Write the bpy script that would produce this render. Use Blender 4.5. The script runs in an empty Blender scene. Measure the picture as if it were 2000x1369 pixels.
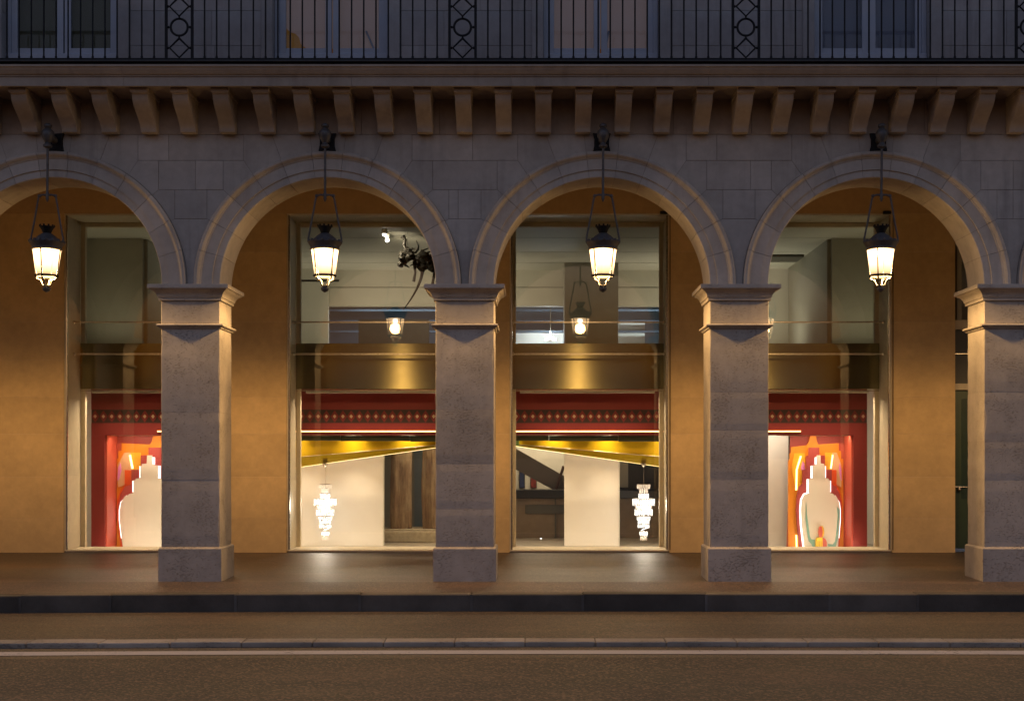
import bpy, bmesh, math, random
from mathutils import Matrix, Vector

random.seed(7)
R = math.radians
PI = math.pi
sc = bpy.context.scene
C = sc.collection

# ------------------------------------------------------------------ camera
D = 17.5          # metres from the camera to the pier fronts (y = 0)
EYE = 1.73        # metres above the pavement (z = 0)
cam_d = bpy.data.cameras.new('camera')
cam = bpy.data.objects.new('camera', cam_d); C.objects.link(cam)
cam.location = (0, -D, EYE); cam.rotation_euler = (R(90), 0, 0)
cam_d.sensor_width = 36; cam_d.lens = 45
cam_d.shift_x = -0.0225; cam_d.shift_y = 0.1018
cam_d.clip_end = 2000
sc.camera = cam

# ------------------------------------------------------------------ dusk sky
w = bpy.data.worlds.new('World'); sc.world = w; w.use_nodes = True
nt = w.node_tree; nt.nodes.clear()
wo = nt.nodes.new('ShaderNodeOutputWorld'); bg = nt.nodes.new('ShaderNodeBackground')
sky = nt.nodes.new('ShaderNodeTexSky'); sky.sky_type = 'NISHITA'; sky.sun_disc = False
sky.sun_elevation = R(-1.5); sky.sun_rotation = R(20); sky.altitude = 50
sky.air_density = 1.0; sky.dust_density = 1.0; sky.ozone_density = 1.6
SKY = 1.95
bg.inputs['Strength'].default_value = SKY
hs_ = nt.nodes.new('ShaderNodeHueSaturation'); hs_.inputs['Saturation'].default_value = 1.05
nt.links.new(sky.outputs[0], hs_.inputs['Color']); nt.links.new(hs_.outputs[0], bg.inputs[0]); nt.links.new(bg.outputs[0], wo.inputs[0])

sc.render.engine = 'CYCLES'
sc.cycles.use_denoising = True
sc.cycles.max_bounces = 10; sc.cycles.diffuse_bounces = 5; sc.cycles.glossy_bounces = 4
sc.cycles.transparent_max_bounces = 16
sc.cycles.sample_clamp_indirect = 6.0
sc.cycles.caustics_reflective = False; sc.cycles.caustics_refractive = False
sc.view_settings.view_transform = 'Standard'; sc.view_settings.look = 'None'
sc.view_settings.exposure = 0.0; sc.view_settings.gamma = 1.0

LANTERN_W = 800.0
LANTERN_P = 36.0
LANTERN_COL = (1.0, 0.61, 0.24)
PANE_EMIT = 11.0

# ------------------------------------------------------------------ materials
MATS = {}
def new_mat(name):
    m = bpy.data.materials.new(name); m.use_nodes = True
    n = m.node_tree.nodes; n.clear()
    out = n.new('ShaderNodeOutputMaterial')
    MATS[name] = m
    return m, n, m.node_tree.links, out

def mix_rgb(n, l, fac, a, b, mode='MIX'):
    x = n.new('ShaderNodeMix'); x.data_type = 'RGBA'; x.blend_type = mode
    for s, v in ((x.inputs[0], fac), (x.inputs[6], a), (x.inputs[7], b)):
        if hasattr(v, 'links') or hasattr(v, 'is_linked'): l.new(v, s)
        elif isinstance(v, (int, float)): s.default_value = v
        else: s.default_value = (*v[:3], 1)
    return x.outputs[2]

def pos(n, l, scale=(1, 1, 1)):
    g = n.new('ShaderNodeNewGeometry')
    mp = n.new('ShaderNodeMapping'); mp.inputs['Scale'].default_value = scale
    l.new(g.outputs['Position'], mp.inputs[0])
    return mp.outputs[0]

def noise(n, l, vec, scale, detail=4, rough=0.55):
    t = n.new('ShaderNodeTexNoise'); t.inputs['Scale'].default_value = scale
    t.inputs['Detail'].default_value = detail; t.inputs['Roughness'].default_value = rough
    l.new(vec, t.inputs['Vector']); return t.outputs[0]

def ramp(n, l, fac, p0, p1, c0=(0, 0, 0), c1=(1, 1, 1)):
    r = n.new('ShaderNodeValToRGB')
    r.color_ramp.elements[0].position = p0; r.color_ramp.elements[1].position = p1
    r.color_ramp.elements[0].color = (*c0, 1); r.color_ramp.elements[1].color = (*c1, 1)
    l.new(fac, r.inputs[0]); return r.outputs[0]

def bump(n, l, h, strength, dist, normal=None):
    b = n.new('ShaderNodeBump'); b.inputs['Strength'].default_value = strength
    b.inputs['Distance'].default_value = dist; l.new(h, b.inputs['Height'])
    if normal is not None: l.new(normal, b.inputs['Normal'])
    return b.outputs[0]

def principled(n, l, out, col, rough=0.7, metal=0.0, normal=None, spec=0.5):
    p = n.new('ShaderNodeBsdfPrincipled')
    if isinstance(col, tuple): p.inputs['Base Color'].default_value = (*col[:3], 1)
    else: l.new(col, p.inputs['Base Color'])
    if isinstance(rough, (int, float)): p.inputs['Roughness'].default_value = rough
    else: l.new(rough, p.inputs['Roughness'])
    p.inputs['Metallic'].default_value = metal
    p.inputs['Specular IOR Level'].default_value = spec
    if normal is not None: l.new(normal, p.inputs['Normal'])
    l.new(p.outputs[0], out.inputs[0])
    return p

def stone_mat(name, base, var=0.12, pits=0.0, blotch=0.25, rough=0.85, bumpd=0.004, grain=60, rain=0.0):
    m, n, l, out = new_mat(name)
    oi = n.new('ShaderNodeObjectInfo')
    v = pos(n, l)
    big = noise(n, l, v, 1.3, 5, 0.6)
    mid = noise(n, l, v, 9.0, 5, 0.65)
    fine = noise(n, l, v, grain, 3, 0.6)
    dk = tuple(c * (1 - blotch) for c in base)
    lt = tuple(min(1, c * (1 + blotch * .55)) for c in base)
    col = mix_rgb(n, l, ramp(n, l, big, .3, .72), dk, lt)
    col = mix_rgb(n, l, ramp(n, l, mid, .35, .7), col, mix_rgb(n, l, .16, col, (.12, .09, .06)))
    if rain:
        rn = noise(n, l, pos(n, l, (5.0, 5.0, .35)), 1.6, 5, .6); rm = noise(n, l, v, .7, 3, .5)
        mm = n.new('ShaderNodeMath'); mm.operation = 'MULTIPLY'; l.new(ramp(n, l, rn, .48, .70), mm.inputs[0]); l.new(ramp(n, l, rm, .40, .62), mm.inputs[1])
        m3 = n.new('ShaderNodeMath'); m3.operation = 'MULTIPLY'; l.new(mm.outputs[0], m3.inputs[0]); m3.inputs[1].default_value = rain
        col = mix_rgb(n, l, m3.outputs[0], col, (.11, .10, .095))
    # each block its own tone
    mr = n.new('ShaderNodeMapRange'); mr.inputs[3].default_value = 1 - var; mr.inputs[4].default_value = 1 + var
    l.new(oi.outputs['Random'], mr.inputs[0])
    cb = n.new('ShaderNodeVectorMath'); cb.operation = 'SCALE'
    l.new(col, cb.inputs[0]); l.new(mr.outputs[0], cb.inputs['Scale'])
    col = cb.outputs[0]
    h = mix_rgb(n, l, .5, mid, fine)
    if pits > 0:
        pv = pos(n, l, (1.0, 1.0, 2.6))
        pn = noise(n, l, pv, 27, 3, 0.6)
        mask = noise(n, l, v, 2.6, 3, 0.5)
        addm = n.new('ShaderNodeMath'); addm.operation = 'MULTIPLY_ADD'
        l.new(mask, addm.inputs[0]); addm.inputs[1].default_value = 0.35; l.new(pn, addm.inputs[2])
        pm = ramp(n, l, addm.outputs[0], .53, .565)          # 0 in a pit
        col = mix_rgb(n, l, pm, mix_rgb(n, l, pits, col, (.05, .04, .03)), col)
        nb = bump(n, l, pm, .9, 0.008)
        nrm = bump(n, l, h, 0.5, bumpd, nb)
    else:
        nrm = bump(n, l, h, 0.5, bumpd)
    principled(n, l, out, col, rough, 0, nrm, .3)
    return m

LIME = stone_mat('limestone', (.49, .445, .40), .09, 0, .2, bumpd=.005, grain=40, rain=.30)
LIMEU = stone_mat('limestone_upper_dimmed', (.35, .333, .335), .07, 0, .2, bumpd=.006, grain=40, rain=.35)  # darker limestone: weaker light on the upper wall put into its colour
CORN = stone_mat('limestone_cornice', (.42, .35, .29), .07, 0, .2, bumpd=.004, grain=40, rain=.35)
PIER = stone_mat('pitted_limestone', (.47, .42, .37), .08, .22, .2, bumpd=.008, grain=40, rain=.15)
OCHRE = stone_mat('ochre_limestone', (.58, .405, .21), .07, 0, .16, bumpd=.003, grain=34)
CREAM = stone_mat('cream_limestone', (.66, .57, .42), .04, 0, .08, rough=.6, bumpd=.001)
PLAST = stone_mat('ochre_plaster', (.50, .34, .18), .02, 0, .12, bumpd=.002)
GRAN = stone_mat('granite_kerb', (.10, .088, .075), .25, 0, .5, rough=.8, bumpd=.02, grain=26)
GRANL = stone_mat('granite_pale', (.40, .335, .27), .12, .3, .3, rough=.8, bumpd=.008, grain=60)
MORTAR = stone_mat('mortar', (.23, .205, .18), 0, 0, .15)
JOINT = stone_mat('kerb_mortar', (.135, .125, .115), .1, 0, .6, bumpd=.01, grain=30)
MORTP = stone_mat('pale_mortar', (.42, .37, .32), 0, 0, .15)
MORTO = stone_mat('ochre_mortar', (.60, .45, .29), 0, 0, .1)

def asphalt_mat(name, base, rough0, rough1, speck=110, bd=.006, patch=(.35, .7), warm=(.10, .06, .04), streak=False, con=.5):
    m, n, l, out = new_mat(name)
    v = pos(n, l)
    vs = pos(n, l, (.25, 1, 1)) if streak else v
    big = noise(n, l, vs, .8 if not streak else 2.2, 5, .65)
    sp = n.new('ShaderNodeTexVoronoi'); sp.inputs['Scale'].default_value = speck; l.new(v, sp.inputs['Vector'])
    fine = noise(n, l, v, speck * .9, 4, .7)
    col = mix_rgb(n, l, ramp(n, l, big, patch[0], patch[1]), tuple(c * .72 for c in base), base)
    st = noise(n, l, pos(n, l, (.5, 1, 1)), 1.7, 6, .7)
    col = mix_rgb(n, l, ramp(n, l, st, .50, .68), col, mix_rgb(n, l, .45, col, (.03, .026, .024)))
    st2 = noise(n, l, pos(n, l, (.35, 1, 1)), .9, 5, .6)
    col = mix_rgb(n, l, ramp(n, l, st2, .52, .66), col, mix_rgb(n, l, .35, col, (.17, .095, .06)))
    ck = n.new('ShaderNodeTexVoronoi'); ck.feature = 'DISTANCE_TO_EDGE'; ck.inputs['Scale'].default_value = .55
    wv = n.new('ShaderNodeVectorMath'); wv.operation = 'MULTIPLY_ADD'
    wn_ = n.new('ShaderNodeTexNoise'); wn_.inputs['Scale'].default_value = 2.5; wn_.inputs['Detail'].default_value = 6; l.new(v, wn_.inputs['Vector'])
    l.new(wn_.outputs['Color'], wv.inputs[0]); wv.inputs[1].default_value = (.7, .7, .7); l.new(v, wv.inputs[2]); l.new(wv.outputs[0], ck.inputs['Vector'])
    ckm = ramp(n, l, ck.outputs['Distance'], .002, .010)
    col = mix_rgb(n, l, ckm, mix_rgb(n, l, .45, col, (.012, .01, .01)), col)
    cs = n.new('ShaderNodeSeparateColor'); l.new(sp.outputs['Color'], cs.inputs[0])
    col = mix_rgb(n, l, ramp(n, l, cs.outputs[0], .55, 1.0), col, mix_rgb(n, l, con, col, tuple(min(1, c * 3.2) for c in warm)))
    col = mix_rgb(n, l, ramp(n, l, cs.outputs[1], .6, 1.0), col, mix_rgb(n, l, con * 1.1, col, (.01, .01, .012)))
    mr = n.new('ShaderNodeMapRange'); mr.inputs[3].default_value = rough0; mr.inputs[4].default_value = rough1
    l.new(big, mr.inputs[0])
    h = mix_rgb(n, l, .6, sp.outputs['Distance'], fine)
    principled(n, l, out, col, mr.outputs[0], 0, bump(n, l, h, .7, bd), .5)
    return m

ROAD = asphalt_mat('asphalt_road', (.036, .0255, .021), .6, .85, 52, .026, warm=(.075, .043, .028), con=.8)
LANE = asphalt_mat('asphalt_lane', (.027, .0205, .0175), .5, .75, 60, .012, streak=True)
STRIP = asphalt_mat('asphalt_edge', (.046, .033, .029), .55, .75, 70, .008, streak=True)
PAVE = asphalt_mat('asphalt_pavement', (.068, .048, .042), .45, .7, 70, .006, warm=(.12, .08, .06), streak=True)
ARCF = asphalt_mat('asphalt_arcade', (.064, .046, .037), .36, .55, 80, .004, warm=(.10, .07, .05), streak=True)

def simple(name, col, rough=.5, metal=0., var=.12, scale=6, bd=0.0015, spec=.5):
    m, n, l, out = new_mat(name)
    v = pos(n, l)
    f = noise(n, l, v, scale, 5, .6)
    f2 = noise(n, l, v, scale * 9, 3, .6)
    c = mix_rgb(n, l, ramp(n, l, f, .3, .7), tuple(x * (1 - var) for x in col), tuple(min(1, x * (1 + var)) for x in col))
    mr = n.new('ShaderNodeMapRange'); mr.inputs[3].default_value = max(.02, rough - .08); mr.inputs[4].default_value = min(1, rough + .1)
    l.new(f2, mr.inputs[0])
    principled(n, l, out, c, mr.outputs[0], metal, bump(n, l, f2, .3, bd), spec)
    return m

IRON = simple('black_iron', (.008, .008, .010), .6, 0, .3, 14, spec=.25)
CAST = simple('cast_iron_grey', (.085, .082, .085), .5, .3, .3, 18)
ZINC = simple('dark_zinc', (.035, .037, .042), .5, .4, .25, 5)
STEEL = simple('satin_steel', (.55, .5, .42), .25, 1., .08, 20)
WFRAME = simple('grey_blue_paint', (.34, .37, .44), .5, 0, .06, 4)
WHITE = simple('white_paint', (.78, .74, .68), .6, 0, .03, 3, .0008)
OFFW = simple('off_white_wall', (.62, .60, .52), .7, 0, .03, 3, .0008)
GREYW = simple('grey_wall', (.33, .32, .27), .7, 0, .05, 3, .0008)
DGREY = simple('dark_grey', (.06, .058, .05), .5, 0, .1, 3)
STAIR = simple('stair_grey', (.16, .14, .12), .6, 0, .08, 3)
BLUEW = simple('blue_grey_wall', (.20, .25, .29), .5, 0, .12, 2)
RED = simple('red_lacquer', (.215, .018, .018), .5, 0, .05, 3)
REDL = simple('brick_red_board', (.50, .085, .055), .5, 0, .05, 3)
REDD = simple('dark_red_board', (.36, .055, .05), .5, 0, .05, 3)
ORNG = simple('orange_board', (.78, .27, .012), .5, 0, .04, 3)
FLAME = simple('flame_orange_board', (.80, .11, .015), .5, 0, .04, 3)
YELL = simple('yellow_lacquer', (.85, .55, .012), .35, 0, .04, 3)
YELL_SH = simple('shaded_yellow', (.30, .20, .005), .7, 0, .05, 3, spec=.1)  # darker copy of the yellow, underside shade put into the colour
TEAL = simple('teal_board', (.22, .44, .40), .5, 0, .05, 3)
PINK = simple('pink_board', (.75, .28, .72), .5, 0, .04, 3)
GREEN = simple('pale_green_board', (.30, .55, .20), .5, 0, .05, 3)
MOSS = simple('dark_green_board', (.035, .045, .018), .5, 0, .15, 3)
DIAM = simple('pale_diamond', (.70, .50, .36), .5, 0, .04, 3)
BANDD = simple('dark_band', (.045, .018, .016), .5, 0, .1, 3)
NAVY = simple('navy_canvas', (.02, .03, .08), .6, 0, .4, 12)
RUST = simple('rust_canvas', (.20, .03, .02), .6, 0, .4, 12)
SANDB = simple('sand_block', (.42, .37, .27), .85, 0, .18, 14, .006)
BRNZ_S = simple('dark_bronze_lump', (.016, .013, .010), .45, .3, .5, 30, .02)
CURT = simple('warm_blind', (.55, .42, .38), .8, 0, .06, 2)
PEACH = simple('peach_board', (.75, .48, .28), .5, 0, .04, 3)
SUNY = simple('sun_yellow_board', (.85, .45, .03), .5, 0, .04, 3)
DOORG = simple('dark_green_paint', (.035, .06, .03), .35, 0, .15, 3)

def line_mat():
    m, n, l, out = new_mat('road_paint')
    v = pos(n, l)
    wear = noise(n, l, v, 18, 6, .75); wear2 = noise(n, l, v, 2.2, 4, .6)
    ad = n.new('ShaderNodeMath'); ad.operation = 'MULTIPLY_ADD'
    l.new(wear2, ad.inputs[0]); ad.inputs[1].default_value = .6; l.new(wear, ad.inputs[2])
    k = ramp(n, l, ad.outputs[0], .60, .68)
    c = mix_rgb(n, l, k, (.07, .055, .05), (.50, .44, .41))
    principled(n, l, out, c, .7, 0, bump(n, l, k, .5, .002)); return m
LINE = line_mat()

def wood_mat():
    m, n, l, out = new_mat('weathered_wood')
    v = pos(n, l, (9, 9, .7)); f = noise(n, l, v, 5, 7, .7)
    v2 = pos(n, l, (1, 1, .35)); g = noise(n, l, v2, 6, 4, .6)
    c = mix_rgb(n, l, ramp(n, l, f, .3, .75), (.07, .035, .018), (.30, .20, .11))
    c = mix_rgb(n, l, ramp(n, l, g, .4, .65), c, mix_rgb(n, l, .55, c, (.40, .31, .19)))
    principled(n, l, out, c, .75, 0, bump(n, l, f, .8, .02)); return m
WOOD = wood_mat()

def bronze_mat():
    m, n, l, out = new_mat('brushed_bronze')
    g = noise(n, l, pos(n, l, (.6, 1, 1.5)), 1.4, 3, .5)
    c = mix_rgb(n, l, ramp(n, l, g, .3, .7), (.23, .21, .12), (.31, .285, .165))
    mr = n.new('ShaderNodeMapRange'); mr.inputs[3].default_value = .21; mr.inputs[4].default_value = .29
    l.new(noise(n, l, pos(n, l, (.8, 1, 8)), 4, 4, .6), mr.inputs[0])
    p = principled(n, l, out, c, mr.outputs[0], 1.0)
    p.inputs['Anisotropic'].default_value = .92
    cx = n.new('ShaderNodeCombineXYZ'); cx.inputs[2].default_value = 1.0      # brushed along its length: light smears upright
    l.new(cx.outputs[0], p.inputs['Tangent'])
    return m
BRONZE = bronze_mat()

def glass_mat(name, tint=(1, 1, 1), boost=1.0, ior=1.5, rough=0.0, wave=0.0):
    m, n, l, out = new_mat(name)
    tr = n.new('ShaderNodeBsdfTransparent'); tr.inputs[0].default_value = (*tint, 1)
    gl = n.new('ShaderNodeBsdfGlossy'); gl.inputs['Roughness'].default_value = rough
    fr = n.new('ShaderNodeFresnel'); fr.inputs[0].default_value = ior
    mu = n.new('ShaderNodeMath'); mu.operation = 'MULTIPLY'; mu.use_clamp = True; mu.inputs[1].default_value = boost
    l.new(fr.outputs[0], mu.inputs[0])
    if wave:
        f = noise(n, l, pos(n, l), 1.2, 2, .4); l.new(bump(n, l, f, .2, wave), gl.inputs['Normal'])
    mx = n.new('ShaderNodeMixShader'); l.new(mu.outputs[0], mx.inputs[0])
    l.new(tr.outputs[0], mx.inputs[1]); l.new(gl.outputs[0], mx.inputs[2]); l.new(mx.outputs[0], out.inputs[0])
    return m
GLASS = glass_mat('shop_glass', (.97, .97, .95), 1.6)
WGLASS = glass_mat('window_glass', (.9, .92, .95), .3, wave=.01)

def emit_mat(name, col, s):
    m, n, l, out = new_mat(name)
    e = n.new('ShaderNodeEmission'); e.inputs[0].default_value = (*col, 1); e.inputs[1].default_value = s
    l.new(e.outputs[0], out.inputs[0]); return m
LED = emit_mat('led_warm', (1, .62, .25), 5)
NEON = emit_mat('led_white', (1, .86, .84), 3.2)
NEONY = emit_mat('led_yellow', (1, .75, .30), 4.5)
BULB = emit_mat('bulb_white', (1, .93, .82), 25)
SPOTB = emit_mat('spot_bulb', (1, .95, .85), 30)

def lantern_glass_mat():
    m, n, l, out = new_mat('lantern_glass')
    # frosted, lit from inside: brightest near the burner at the top, faint vertical streaks
    tc = n.new('ShaderNodeTexCoord'); sp = n.new('ShaderNodeSeparateXYZ'); l.new(tc.outputs['Object'], sp.inputs[0])
    mr = n.new('ShaderNodeMapRange'); mr.inputs[1].default_value = -.335; mr.inputs[2].default_value = 0.0
    mr.inputs[3].default_value = .10; mr.inputs[4].default_value = 1.2; l.new(sp.outputs[2], mr.inputs[0])
    st = noise(n, l, pos(n, l, (1, 1, .05)), 30, 3, .6)
    ms = n.new('ShaderNodeMath'); ms.operation = 'MULTIPLY_ADD'; ms.inputs[1].default_value = .5; ms.inputs[2].default_value = .72
    l.new(st, ms.inputs[0])
    mu = n.new('ShaderNodeMath'); mu.operation = 'MULTIPLY'; l.new(mr.outputs[0], mu.inputs[0]); l.new(ms.outputs[0], mu.inputs[1])
    m2 = n.new('ShaderNodeMath'); m2.operation = 'MULTIPLY'; l.new(mu.outputs[0], m2.inputs[0]); m2.inputs[1].default_value = PANE_EMIT
    e = n.new('ShaderNodeEmission'); e.inputs[0].default_value = (1, .63, .31, 1); l.new(m2.outputs[0], e.inputs[1])
    tr = n.new('ShaderNodeBsdfTransparent'); tr.inputs[0].default_value = (1, .97, .9, 1)
    mx = n.new('ShaderNodeMixShader'); mx.inputs[0].default_value = .35
    l.new(tr.outputs[0], mx.inputs[1]); l.new(e.outputs[0], mx.inputs[2]); l.new(mx.outputs[0], out.inputs[0])
    return m
LGLASS = lantern_glass_mat()

def crystal_mat():
    m, n, l, out = new_mat('lit_crystal')
    e = n.new('ShaderNodeEmission'); e.inputs[0].default_value = (1, .95, .88, 1)
    f = noise(n, l, pos(n, l), 40, 2, .6)
    k = ramp(n, l, f, .35, .65); mr = n.new('ShaderNodeMapRange')
    mr.inputs[3].default_value = .5; mr.inputs[4].default_value = 5.0; l.new(k, mr.inputs[0]); l.new(mr.outputs[0], e.inputs[1])
    g = n.new('ShaderNodeBsdfGlossy'); g.inputs['Roughness'].default_value = .08
    mx = n.new('ShaderNodeMixShader'); mx.inputs[0].default_value = .6
    l.new(g.outputs[0], mx.inputs[1]); l.new(e.outputs[0], mx.inputs[2]); l.new(mx.outputs[0], out.inputs[0]); return m
CRYST = crystal_mat()

def lit_blind(name, col, s):
    m, n, l, out = new_mat(name)
    p = principled(n, l, out, col, .8)
    p.inputs['Emission Color'].default_value = (*col, 1); p.inputs['Emission Strength'].default_value = s
    return m
CRYSTD = lit_blind('glowing_crystal', (.62, .57, .52), .3)  # weak glow put in for light caught by the crystals
BLIND = lit_blind('lit_blind', (.50, .36, .31), .085)
BLUEREFL = lit_blind('pane_reflection', (.26, .27, .31), .0)  # bluish pane reflection painted on the sheet behind the glass
DRAPE = lit_blind('lit_drape', (.60, .28, .05), .045)
OLIVEB = lit_blind('dim_blind', (.09, .085, .05), .02)

# ------------------------------------------------------------------ mesh helpers
class MB:
    """collects vertices and faces, then becomes one mesh"""
    def __init__(s): s.v = []; s.f = []
    def add(s, vs, fs):
        o = len(s.v); s.v += [tuple(x) for x in vs]; s.f += [tuple(i + o for i in f) for f in fs]; return s
    def box(s, x0, x1, y0, y1, z0, z1):
        return s.add([(x0, y0, z0), (x1, y0, z0), (x1, y1, z0), (x0, y1, z0), (x0, y0, z1), (x1, y0, z1), (x1, y1, z1), (x0, y1, z1)],
                     [(0, 3, 2, 1), (4, 5, 6, 7), (0, 1, 5, 4), (1, 2, 6, 5), (2, 3, 7, 6), (3, 0, 4, 7)])
    def lathe(s, prof, seg=24, c=(0, 0, 0), cap=True):
        n = len(prof); vs = []
        for r, z in prof:
            for i in range(seg):
                a = 2 * PI * i / seg; vs.append((c[0] + r * math.cos(a), c[1] + r * math.sin(a), c[2] + z))
        fs = []
        for j in range(n - 1):
            for i in range(seg):
                k = (i + 1) % seg; fs.append((j * seg + i, j * seg + k, (j + 1) * seg + k, (j + 1) * seg + i))
        if cap:
            fs.append(tuple(range(seg - 1, -1, -1))); fs.append(tuple((n - 1) * seg + i for i in range(seg)))
        return s.add(vs, fs)
    def tube(s, pts, r, seg=8, flat=1.0):
        pts = [Vector(p) for p in pts]; rs = r if isinstance(r, (list, tuple)) else [r] * len(pts)
        vs = []; n = len(pts); up = None
        for i, p in enumerate(pts):
            t = (pts[min(i + 1, n - 1)] - pts[max(i - 1, 0)]).normalized()
            if up is None: up = Vector((0, 1, 0)) if abs(t.y) < .9 else Vector((1, 0, 0))
            a = t.cross(up).normalized(); b = a.cross(t).normalized(); up = b
            for k in range(seg):
                q = 2 * PI * k / seg; vs.append(p + a * math.cos(q) * rs[i] + b * math.sin(q) * rs[i] * flat)
        fs = [(i * seg + k, i * seg + (k + 1) % seg, (i + 1) * seg + (k + 1) % seg, (i + 1) * seg + k) for i in range(n - 1) for k in range(seg)]
        fs += [tuple(range(seg - 1, -1, -1)), tuple((n - 1) * seg + k for k in range(seg))]
        return s.add(vs, fs)
    def prism(s, poly, y0, y1):
        """polygon in x,z extruded along y"""
        n = len(poly)
        vs = [(x, y0, z) for x, z in poly] + [(x, y1, z) for x, z in poly]
        fs = [tuple(range(n)), tuple(range(2 * n - 1, n - 1, -1))] + [(i, i + n, (i + 1) % n + n, (i + 1) % n) for i in range(n)]
        return s.add(vs, fs)
    def rect_sweep(s, prof, hx, y0, y1):
        """profile of (offset, z) carried round a rectangle"""
        vs = []; n = len(prof)
        for o, z in prof: vs += [(-hx - o, y0 - o, z), (hx + o, y0 - o, z), (hx + o, y1 + o, z), (-hx - o, y1 + o, z)]
        fs = [(j * 4 + i, j * 4 + (i + 1) % 4, j * 4 + 4 + (i + 1) % 4, j * 4 + 4 + i) for j in range(n - 1) for i in range(4)]
        fs += [(3, 2, 1, 0), tuple((n - 1) * 4 + i for i in range(4))]
        return s.add(vs, fs)
    def sphere(s, c, r, seg=12, rings=8, sq=(1, 1, 1)):
        prof = [(math.sin(PI * j / rings), -math.cos(PI * j / rings)) for j in range(1, rings)]
        vs = [(c[0], c[1], c[2] - r * sq[2])]; fs = []
        for a, z in prof:
            for i in range(seg):
                t = 2 * PI * i / seg
                vs.append((c[0] + r * sq[0] * a * math.cos(t), c[1] + r * sq[1] * a * math.sin(t), c[2] + r * sq[2] * z))
        vs.append((c[0], c[1], c[2] + r * sq[2])); L = len(vs) - 1
        for i in range(seg):
            k = (i + 1) % seg
            fs.append((0, 1 + k, 1 + i)); fs.append((L, L - seg + i, L - seg + k))
            for j in range(rings - 2): fs.append((1 + j * seg + i, 1 + j * seg + k, 1 + (j + 1) * seg + k, 1 + (j + 1) * seg + i))
        return s.add(vs, fs)
    def mesh(s, name, mat, smooth=None, bevel=0, seg=1):
        me = bpy.data.meshes.new(name); me.from_pydata(s.v, [], s.f)
        bm = bmesh.new(); bm.from_mesh(me)
        bmesh.ops.recalc_face_normals(bm, faces=bm.faces)
        if bevel:
            es = [e for e in bm.edges if len(e.link_faces) == 2 and e.calc_face_angle(0) > .5]
            bmesh.ops.bevel(bm, geom=es, offset=bevel, segments=seg, affect='EDGES', profile=.5, clamp_overlap=True)
        bm.to_mesh(me); bm.free()
        me.materials.append(mat)
        if smooth:
            me.polygons.foreach_set('use_smooth', [True] * len(me.polygons))
            try: me.set_sharp_from_angle(angle=R(smooth))
            except Exception: pass
        return me

def obj(name, me, parent=None, loc=(0, 0, 0), rot=None, scale=None):
    o = bpy.data.objects.new(name, me); C.objects.link(o); o.location = loc
    if rot: o.rotation_euler = rot
    if scale: o.scale = scale
    if parent: o.parent = parent
    return o
def empty(name, loc=(0, 0, 0), parent=None):
    o = obj(name, None, parent, loc); o.empty_display_size = .2; return o
def tag(o, label=None, cat=None, group=None, kind=None):
    if label: o['label'] = label
    if cat: o['category'] = cat
    if group: o['group'] = group
    if kind: o['kind'] = kind
    return o
def structure(o, label, cat): return tag(o, label, cat, kind='structure')
_bc = {}
def cbox(mat, sx, sy, sz, b=.006):
    """shared bevelled block, origin at the middle of its bottom front edge"""
    k = (mat.name, round(sx, 3), round(sy, 3), round(sz, 3), b)
    if k not in _bc: _bc[k] = MB().box(-sx / 2, sx / 2, 0, sy, 0, sz).mesh('block', mat, None, b)
    return _bc[k]
def piece(name, parent, mat, x0, x1, y0, y1, z0, z1, b=0):
    me = MB().box(x0, x1, y0, y1, z0, z1).mesh(name, mat, None, b); return obj(name, me, parent)

# ------------------------------------------------------------------ main dimensions
S = 3.752                       # bay width
X0 = -0.96                      # axis of the pier in the middle of the photo
PW, PD = 0.80, 0.68             # pier width and depth
ZS = 4.046                      # top of the imposts, springing of the arches
RA = (S - PW) / 2               # arch radius
PIERS = list(range(-3, 5))
BAYS = [n + .5 for n in range(-3, 4)]
def px(n): return X0 + S * n
XL, XR = px(-3) - .5, px(4) + .5
YW = 4.05                       # back wall of the arcade
ZT = 6.11                       # foot of the frieze
ZSOF = 6.59                     # soffit of the cornice

# ================================================================== STREET
def bow(x):                     # the kerb line wanders slightly
    return -(.0042 * x * x if x < 0 else .0012 * x * x) if abs(x) < 16 else -(.0042 * 256 if x < 0 else .0012 * 256)
def strip_mesh(name, mat, f0, f1, xs):
    mb = MB(); vs = []; fs = []
    for x in xs: vs += [(x, *f0(x)), (x, *f1(x))]
    for i in range(len(xs) - 1): fs.append((2 * i, 2 * i + 2, 2 * i + 3, 2 * i + 1))
    return mb.add(vs, fs).mesh(name, mat)
xs_far = [-300, -60] + [-20 + i for i in range(41)] + [60, 300]
g = MB().add([(-600, -600, -.30), (600, -600, -.30), (600, 600, -.30), (-600, 600, -.30)], [(0, 1, 2, 3)]).mesh('ground', ROAD)
structure(obj('ground', g), 'dark ground reaching to the horizon beyond the street', 'ground')
structure(obj('road', strip_mesh('road', ROAD, lambda x: (-60, -.166), lambda x: (-5.5 + bow(x), -.166), xs_far)), 'rough brown asphalt road in the foreground', 'road')
structure(obj('road_edge', strip_mesh('road_edge', STRIP, lambda x: (-5.5 + bow(x), -.166), lambda x: (-4.78 + bow(x), -.166), xs_far)), 'smoother strip of asphalt under the white line', 'road')
tag(obj('lane_line', strip_mesh('lane_line', LINE, lambda x: (-5.32 + bow(x), -.162), lambda x: (-5.09 + bow(x), -.162), xs_far)), 'thin worn white line painted along the road', 'road marking', kind='structure')
structure(obj('lane', strip_mesh('lane', LANE, lambda x: (-4.60 + bow(x), -.132), lambda x: (-1.38 + bow(x), -.233), xs_far)), 'narrow asphalt lane between the kerb and the low stone separator', 'lane')
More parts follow.
